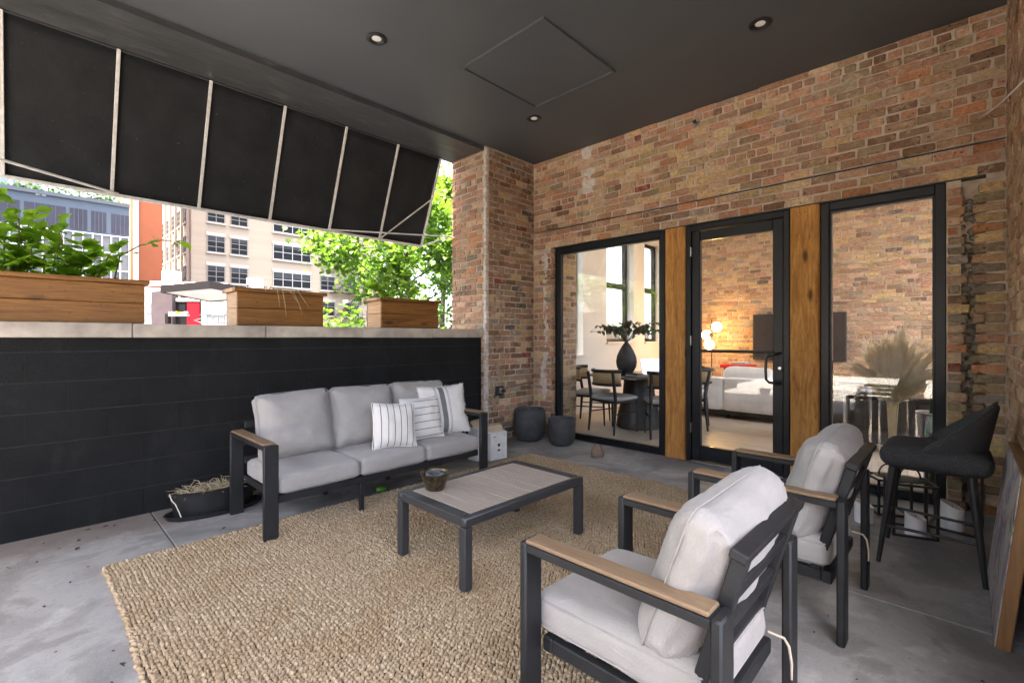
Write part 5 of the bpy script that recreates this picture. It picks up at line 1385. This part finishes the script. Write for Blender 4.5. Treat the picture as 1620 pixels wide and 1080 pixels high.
# white sofa from behind
t = thing('indoor_sofa', 'white upholstered sofa with its back to the glass door', 'sofa', (-2.6, 8.0, .03))
for a, b in ((-3.72, -2.72), (-2.715, -1.80)):
    wrinkled(t, 'back_panel', b - a, .2, .5, .03, .005, Matrix.Translation(Vector(((a + b) / 2, 7.6, .41)) - t.location), 40 + a, 'whitefab', True, .002, 10)
    wrinkled(t, 'seat_block', b - a - .01, .75, .3, .05, .01, Matrix.Translation(Vector(((a + b) / 2, 8.08, .3)) - t.location), 43 + a, 'whitefab', True, .002, 10)
MB().cbox(-3.7, -1.82, 7.55, 8.4, .09, .15, .005).build('plinth', 'black', t)
for x in (-3.6, -2.7, -1.95):
    for y in (7.6, 8.35): MB().cbox(x, x + .05, y, y + .05, .031, .0895, .003).build('foot', 'black', t)
for (x, y, w_, rz, sd_) in ((-3.38, 7.83, .5, 6, 1), (-2.45, 7.83, .75, -4, 2)):
    q = thing('sofa_pillow', 'white pillow at the left end of the indoor sofa' if sd_ == 1 else 'wide white pillow in the middle of the indoor sofa', 'pillow', (x, y, .46), R(rz), 'white pillows on the indoor sofa')
    m = MB(); cushion(m, w_, .16, .36, .078, .03, 12, sd_ * 5, .006); o = m.build('cover', 'whitefab', q, 70, False); o.location = (0, 0, .16)
    e = MB(); seam(e, w_, .12, .05, .0); o2 = e.build('edge_seam', 'whitefab', q, 60, False); o2.location = (0, 0, .16)
t = thing('red_tray', 'red tray of books on a side table past the indoor sofa', 'tray', (-2.95, 8.9, .03))
MB().cbox(-3.2, -2.7, 8.7, 9.1, .74, .8, .008).build('tray', emat('red_lacquer', (.5, .02, .02)), t); MB().cbox(-3.05, -2.8, 8.8, 9.0, .801, .85, .004).build('book', whites, t)
for x in (-3.15, -2.78):
    for y in (8.75, 9.02): MB().cbox(x, x + .03, y, y + .03, .031, .7395, .003).build('leg', 'black', t)
# dining table, chairs and what stands on it
dx, dy = -3.33, 6.02
t = thing('dining_table', 'round black pedestal dining table behind the left window', 'table', (dx, dy, .03))
MB().lathe([(0, .735), (.66, .735), (.68, .742), (.68, .758), (.67, .765), (0, .765)], 56, (dx, dy, 0)).build('top', plain('black_gloss_top', (.012, .012, .014), .22, .1, 4, 40, .02), t, 40)
MB().lathe([(0, .031), (.3, .031), (.31, .04), (.29, .2), (.22, .5), (.2, .734), (0, .734)], 40, (dx, dy, 0)).build('pedestal', 'black', t, 40)
def dchair(x, y, rz, label):
    """faces +Y"""
    t = thing('dining_chair', label, 'chair', (0, 0, 0), 0, 'black dining chairs with cane backs'); z = .03
    m = MB(); m.X = T((0, 0, z + .455)); cushion(m, .47, .44, .055, .025, .012, 10, x, .001); m.build('seat', plain('pale_seat_fabric', (.42, .41, .39), .9), t, 70)
    MB().cbox(-.21, .21, -.2, .2, z + .39, z + .425, .005).build('seat_frame', 'black', t)
    for s in (-1, 1):
        MB().tube([(s * .2, .19, z + .42), (s * .215, .21, z)], [.018, .011], 8).build('leg', 'black', t, 40)
        MB().tube([(s * .22, -.27, z + .80), (s * .215, -.21, z + .45), (s * .225, -.25, z)], [.02, .023, .013], 8).build('leg', 'black', t, 40)
        MB().tube([(s * .2075, .2, z + .26), (s * .22, -.23, z + .26)], .009, 6).build('side_rail', 'black', t, 40)
    pts = lambda zz, r: [(.25 * math.sin(a), -.06 - r * math.cos(a), zz) for a in [-1.25 + 2.5 * k / 14 for k in range(15)]]
    MB().tube(pts(z + .815, .24), .022, 8).build('top_rail', 'black', t, 60)
    MB().tube(pts(z + .635, .225), .018, 8).build('back_rail', 'black', t, 60)
    a_ = pts(z + .64, .225); b__ = pts(z + .808, .24); n = len(a_)
    o = MB().add(a_ + b__, [(k, k + 1, n + k + 1, n + k) for k in range(n - 1)]).build('cane_panel', plain('cane_weave', (.42, .29, .15), .8, .25, 60, 200, .4), t, 60); o.modifiers.new('t', 'SOLIDIFY').thickness = .006
    t.location = (x, y, 0); t.rotation_euler = (0, 0, rz)
dchair(-3.42, 5.52, R(-10), 'cane backed dining chair in front of the black vase')
dchair(-3.98, 5.85, R(-68), 'cane backed dining chair at the left side of the round table')
dchair(-2.76, 5.66, R(38), 'cane backed dining chair beside the narrow timber post')
dchair(-2.8, 6.47, R(110), 'cane backed dining chair seen through the door glass')
dchair(-3.05, 6.85, R(165), 'cane backed dining chair on the far side of the round table')
vx, vy, vz = -3.50, 5.98, .766
t = thing('black_vase', 'teardrop shaped matt black vase on the dining table', 'vase', (vx, vy, vz))
MB().lathe([(0, 0), (.07, 0), (.1, .03), (.135, .1), (.147, .17), (.135, .25), (.1, .33), (.06, .4), (.028, .44), (.024, .47), (.03, .485), (.024, .487), (.018, .46), (0, .455)], 40, (vx, vy, vz)).build('body', 'pot', t, 60)
t = thing('eucalyptus', 'eucalyptus branches fanning out of the black vase', 'branches', (vx, vy, vz + .47))
b = MB(); q = MB()
for k in range(20):
    a = U(0, 6.28); r = U(.15, .6); e = Vector((vx + r * RT[0] * math.cos(a) * 1.2 + U(-.08, .08), vy + r * RT[1] * math.cos(a) * 1.2 + U(-.08, .08), vz + .47 + U(.1, .32))); s0 = Vector((vx, vy, vz + .45)); mid = s0.lerp(e, .5) + Vector((0, 0, .09))
    b.tube([s0, mid, e], .003, 4)
    for j in range(15):
        f_ = U(.3, 1); p = s0.lerp(mid, f_ * 2) if f_ < .5 else mid.lerp(e, f_ * 2 - 1); q.X = leaf_X(p, (U(-1, 1), U(-1, 1), U(-.6, .6)), U(.05, .085), .3); q.add(LV[2].v, LV[2].f)
b.build('stems', 'bark', t); tag(q.build('leaves', 'euc', t, 60), kind='stuff')
t = thing('laptop', 'open silver laptop on the right of the dining table', 'laptop', (-2.98, 5.9, .766))
m = MB(); m.X = T((-2.98, 5.9, .767), R(60)); m.cbox(-.16, .16, -.11, .11, 0, .014, .003); m.build('keyboard_deck', 'steel', t)
m = MB(); m.X = T((-2.98, 5.9, .782), R(60)) @ Matrix.Translation((0, .112, 0)) @ Matrix.Rotation(R(-18), 4, 'X'); m.cbox(-.16, .16, 0, .008, 0, .22, .003); m.build('lid', 'steel', t)
t = thing('table_papers', 'stack of papers and dishes beside the black vase', 'papers', (-3.15, 5.75, .766))
m = MB(); m.X = T((-3.18, 5.72, .767), R(20)); m.cbox(-.14, .14, -.1, .1, 0, .018, .002); m.build('paper_stack', whites, t)
m = MB(); m.X = T((-3.22, 5.70, .786), R(-12)); m.cbox(-.1, .1, -.07, .07, 0, .014, .002); m.build('notebook', 'black', t)
m = MB(); m.lathe([(0, 0), (.06, 0), (.09, .03), (.085, .032), (.055, .006), (0, .006)], 24, (-3.72, 5.72, .767)); m.build('dish', whites, t, 40)
# sideboard with knitted throw, right window
t = thing('sideboard', 'low black sideboard inside behind the right window', 'sideboard', (-.75, 6.6, .03))
MB().cbox(-1.5, .2, 6.45, 6.95, .12, .62, .006).build('body', 'black', t); MB().cbox(-1.53, .23, 6.42, 6.98, .621, .65, .004).build('top', plain('black_top', (.015, .015, .016), .3, .1), t)
for k in range(3): MB().cbox(-1.47 + k * .555, -.94 + k * .555, 6.432, 6.4495, .15, .6, .003).build('drawer_front', 'black', t)
for x in (-1.45, .12):
    for y in (6.5, 6.88): MB().cbox(x, x + .05, y, y + .05, .031, .1195, .003).build('foot', 'black', t)
t = thing('knitted_throw', 'chunky white knitted throw lying on the black sideboard', 'throw', (-.95, 6.6, .651))
m = MB()
for r_ in range(4):
    for k in range(16): m.ball((-1.4 + k * .062 + (.03 if r_ % 2 else 0), 6.48 + r_ * .07, .675 + .015 * (k % 2)), .042, 8, 6, (1, .8, .7), .08)
tag(m.build('knit_loops', whites, t, 60), kind='stuff')
t = thing('white_platter', 'white oval platter on the black sideboard', 'platter', (-.9, 6.78, .74)); MB().lathe([(0, 0), (.1, 0), (.2, .05), (.19, .052), (.095, .01), (0, .01)], 32, (-.9, 6.8, .72), 1.4, .8).build('dish', whites, t, 40); MB().lathe([(.05, -.069), (.05, 0)], 20, (-.9, 6.8, .72)).build('foot_ring', whites, t)
# tall glass vases with pampas grass
vglass = MT['glass']
for (x, y, r, h, lab) in ((-.45, 5.12, .1, .72, 'tall clear cylinder vase holding pampas grass'), (-.2, 5.28, .115, .62, 'wide clear glass cylinder vase right of the pampas'), (-.72, 5.3, .11, .8, 'tall smoky glass cylinder vase left of the pampas')):
    t = thing('glass_vase', lab, 'vase', (x, y, .03), 0, 'glass cylinder vases behind the right window')
    MB().lathe([(r, 0), (r, h)], 36, (x, y, .034)).build('cylinder', vglass, t, 40)
    MB().lathe([(0, .031), (r, .031), (r, .045), (0, .045)], 36, (x, y, 0)).build('base_disc', emat('thick_glass', (.3, .36, .34), .05, 1, .1), t, 40)
    MB().tube([(x + r * math.cos(a), y + r * math.sin(a), h + .034) for a in [2 * math.pi * k / 36 for k in range(37)]], .004, 6, False).build('lip', emat('glass_lip', (.5, .55, .53), .05, 1, .1), t, 60)
t = thing('green_bottle', 'dark green glass bottle standing inside the wide vase', 'bottle', (-.2, 5.28, .045))
MB().lathe([(0, 0), (.06, 0), (.065, .02), (.065, .45), (.03, .56), (.02, .75), (0, .75)], 24, (-.2, 5.28, .046)).build('glass', plain('green_glass', (.01, .07, .02), .12, .2), t, 40)
MB().lathe([(.021, .66), (.023, .67), (.023, .76), (0, .762)], 16, (-.2, 5.28, .046)).build('neck_foil', 'black', t, 40)
t = thing('pampas_grass', 'cream pampas grass plumes in a clear vase behind glass', 'pampas grass', (-.45, 5.12, .05))
for k in range(30):
    a = k * 2.39996; r = .38 * math.sqrt((k + .5) / 30); tip = Vector((-.43 + r * math.cos(a), 5.08 + abs(r * math.sin(a)) * .4, 1.34 - .42 * (r / .38) ** 2 + U(-.04, .05)))
    s0 = Vector((-.45 + U(-.03, .03), 5.12 + U(-.03, .03), .08)); neck = Vector((-.45 + U(-.04, .04), 5.12 + U(-.04, .04), .72)); ctrl = neck.lerp(tip, .5) + Vector((0, 0, .1))
    P = [neck.lerp(ctrl, f_).lerp(ctrl.lerp(tip, f_), f_) for f_ in [j / 10 for j in range(11)]]
    q = MB(); q.tube([s0, neck], .0025, 4)
    q.tube([x + Vector((U(-.004, .004), U(-.004, .004), U(-.004, .004))) for x in P], [.004, .014, .024, .031, .036, .038, .036, .031, .024, .015, .003], 9)
    for j in range(420):
        f_ = U(.12, 1) * 10; i = min(int(f_), 9); p = P[i].lerp(P[i + 1], f_ - i); d = (P[i + 1] - P[i]).normalized()
        o = Vector((random.gauss(0, 1), random.gauss(0, 1), random.gauss(0, .7))).normalized(); p = p + o * U(.0, .03); L = U(.04, .11) * (1.1 - .05 * i)
        e = p + d * L * .6 + o * L * .75 - Vector((0, 0, L * .3)); m_ = p + d * L * .4 + o * L * .42
        w_ = o.cross(d) * .0038
        q.add([p, m_ + w_, e, m_ - w_], [(0, 1, 2, 3)])
    q.build('plume', 'pampas', t)

# ------------------------------------------------------------------ litter blown onto the floor
random.seed(41)
m = MB()
for k in range(55):
    x, y = U(-4.25, -3.45), U(-.3, 1.0)
    if rnd() < .5: x, y = U(-4.2, -2.2), U(-.4, .28)
    m.X = leaf_X((x, y, .003), (U(-1, 1), U(-1, 1), .02), U(.006, .02) if rnd() < .85 else U(.025, .045), .1); m.add(LV[0].v, LV[0].f)
for k in range(60):
    m.X = leaf_X((U(-1.0, .1), U(2.0, 4.6), .003), (U(-1, 1), U(-1, 1), .02), U(.005, .014), .1); m.add(LV[0].v, LV[0].f)
o = m.build('leaf_litter', plain('dry_litter', (.05, .035, .022), .9)); tag(o, 'dry leaf crumbs scattered over the concrete floor', 'litter', None, 'stuff')
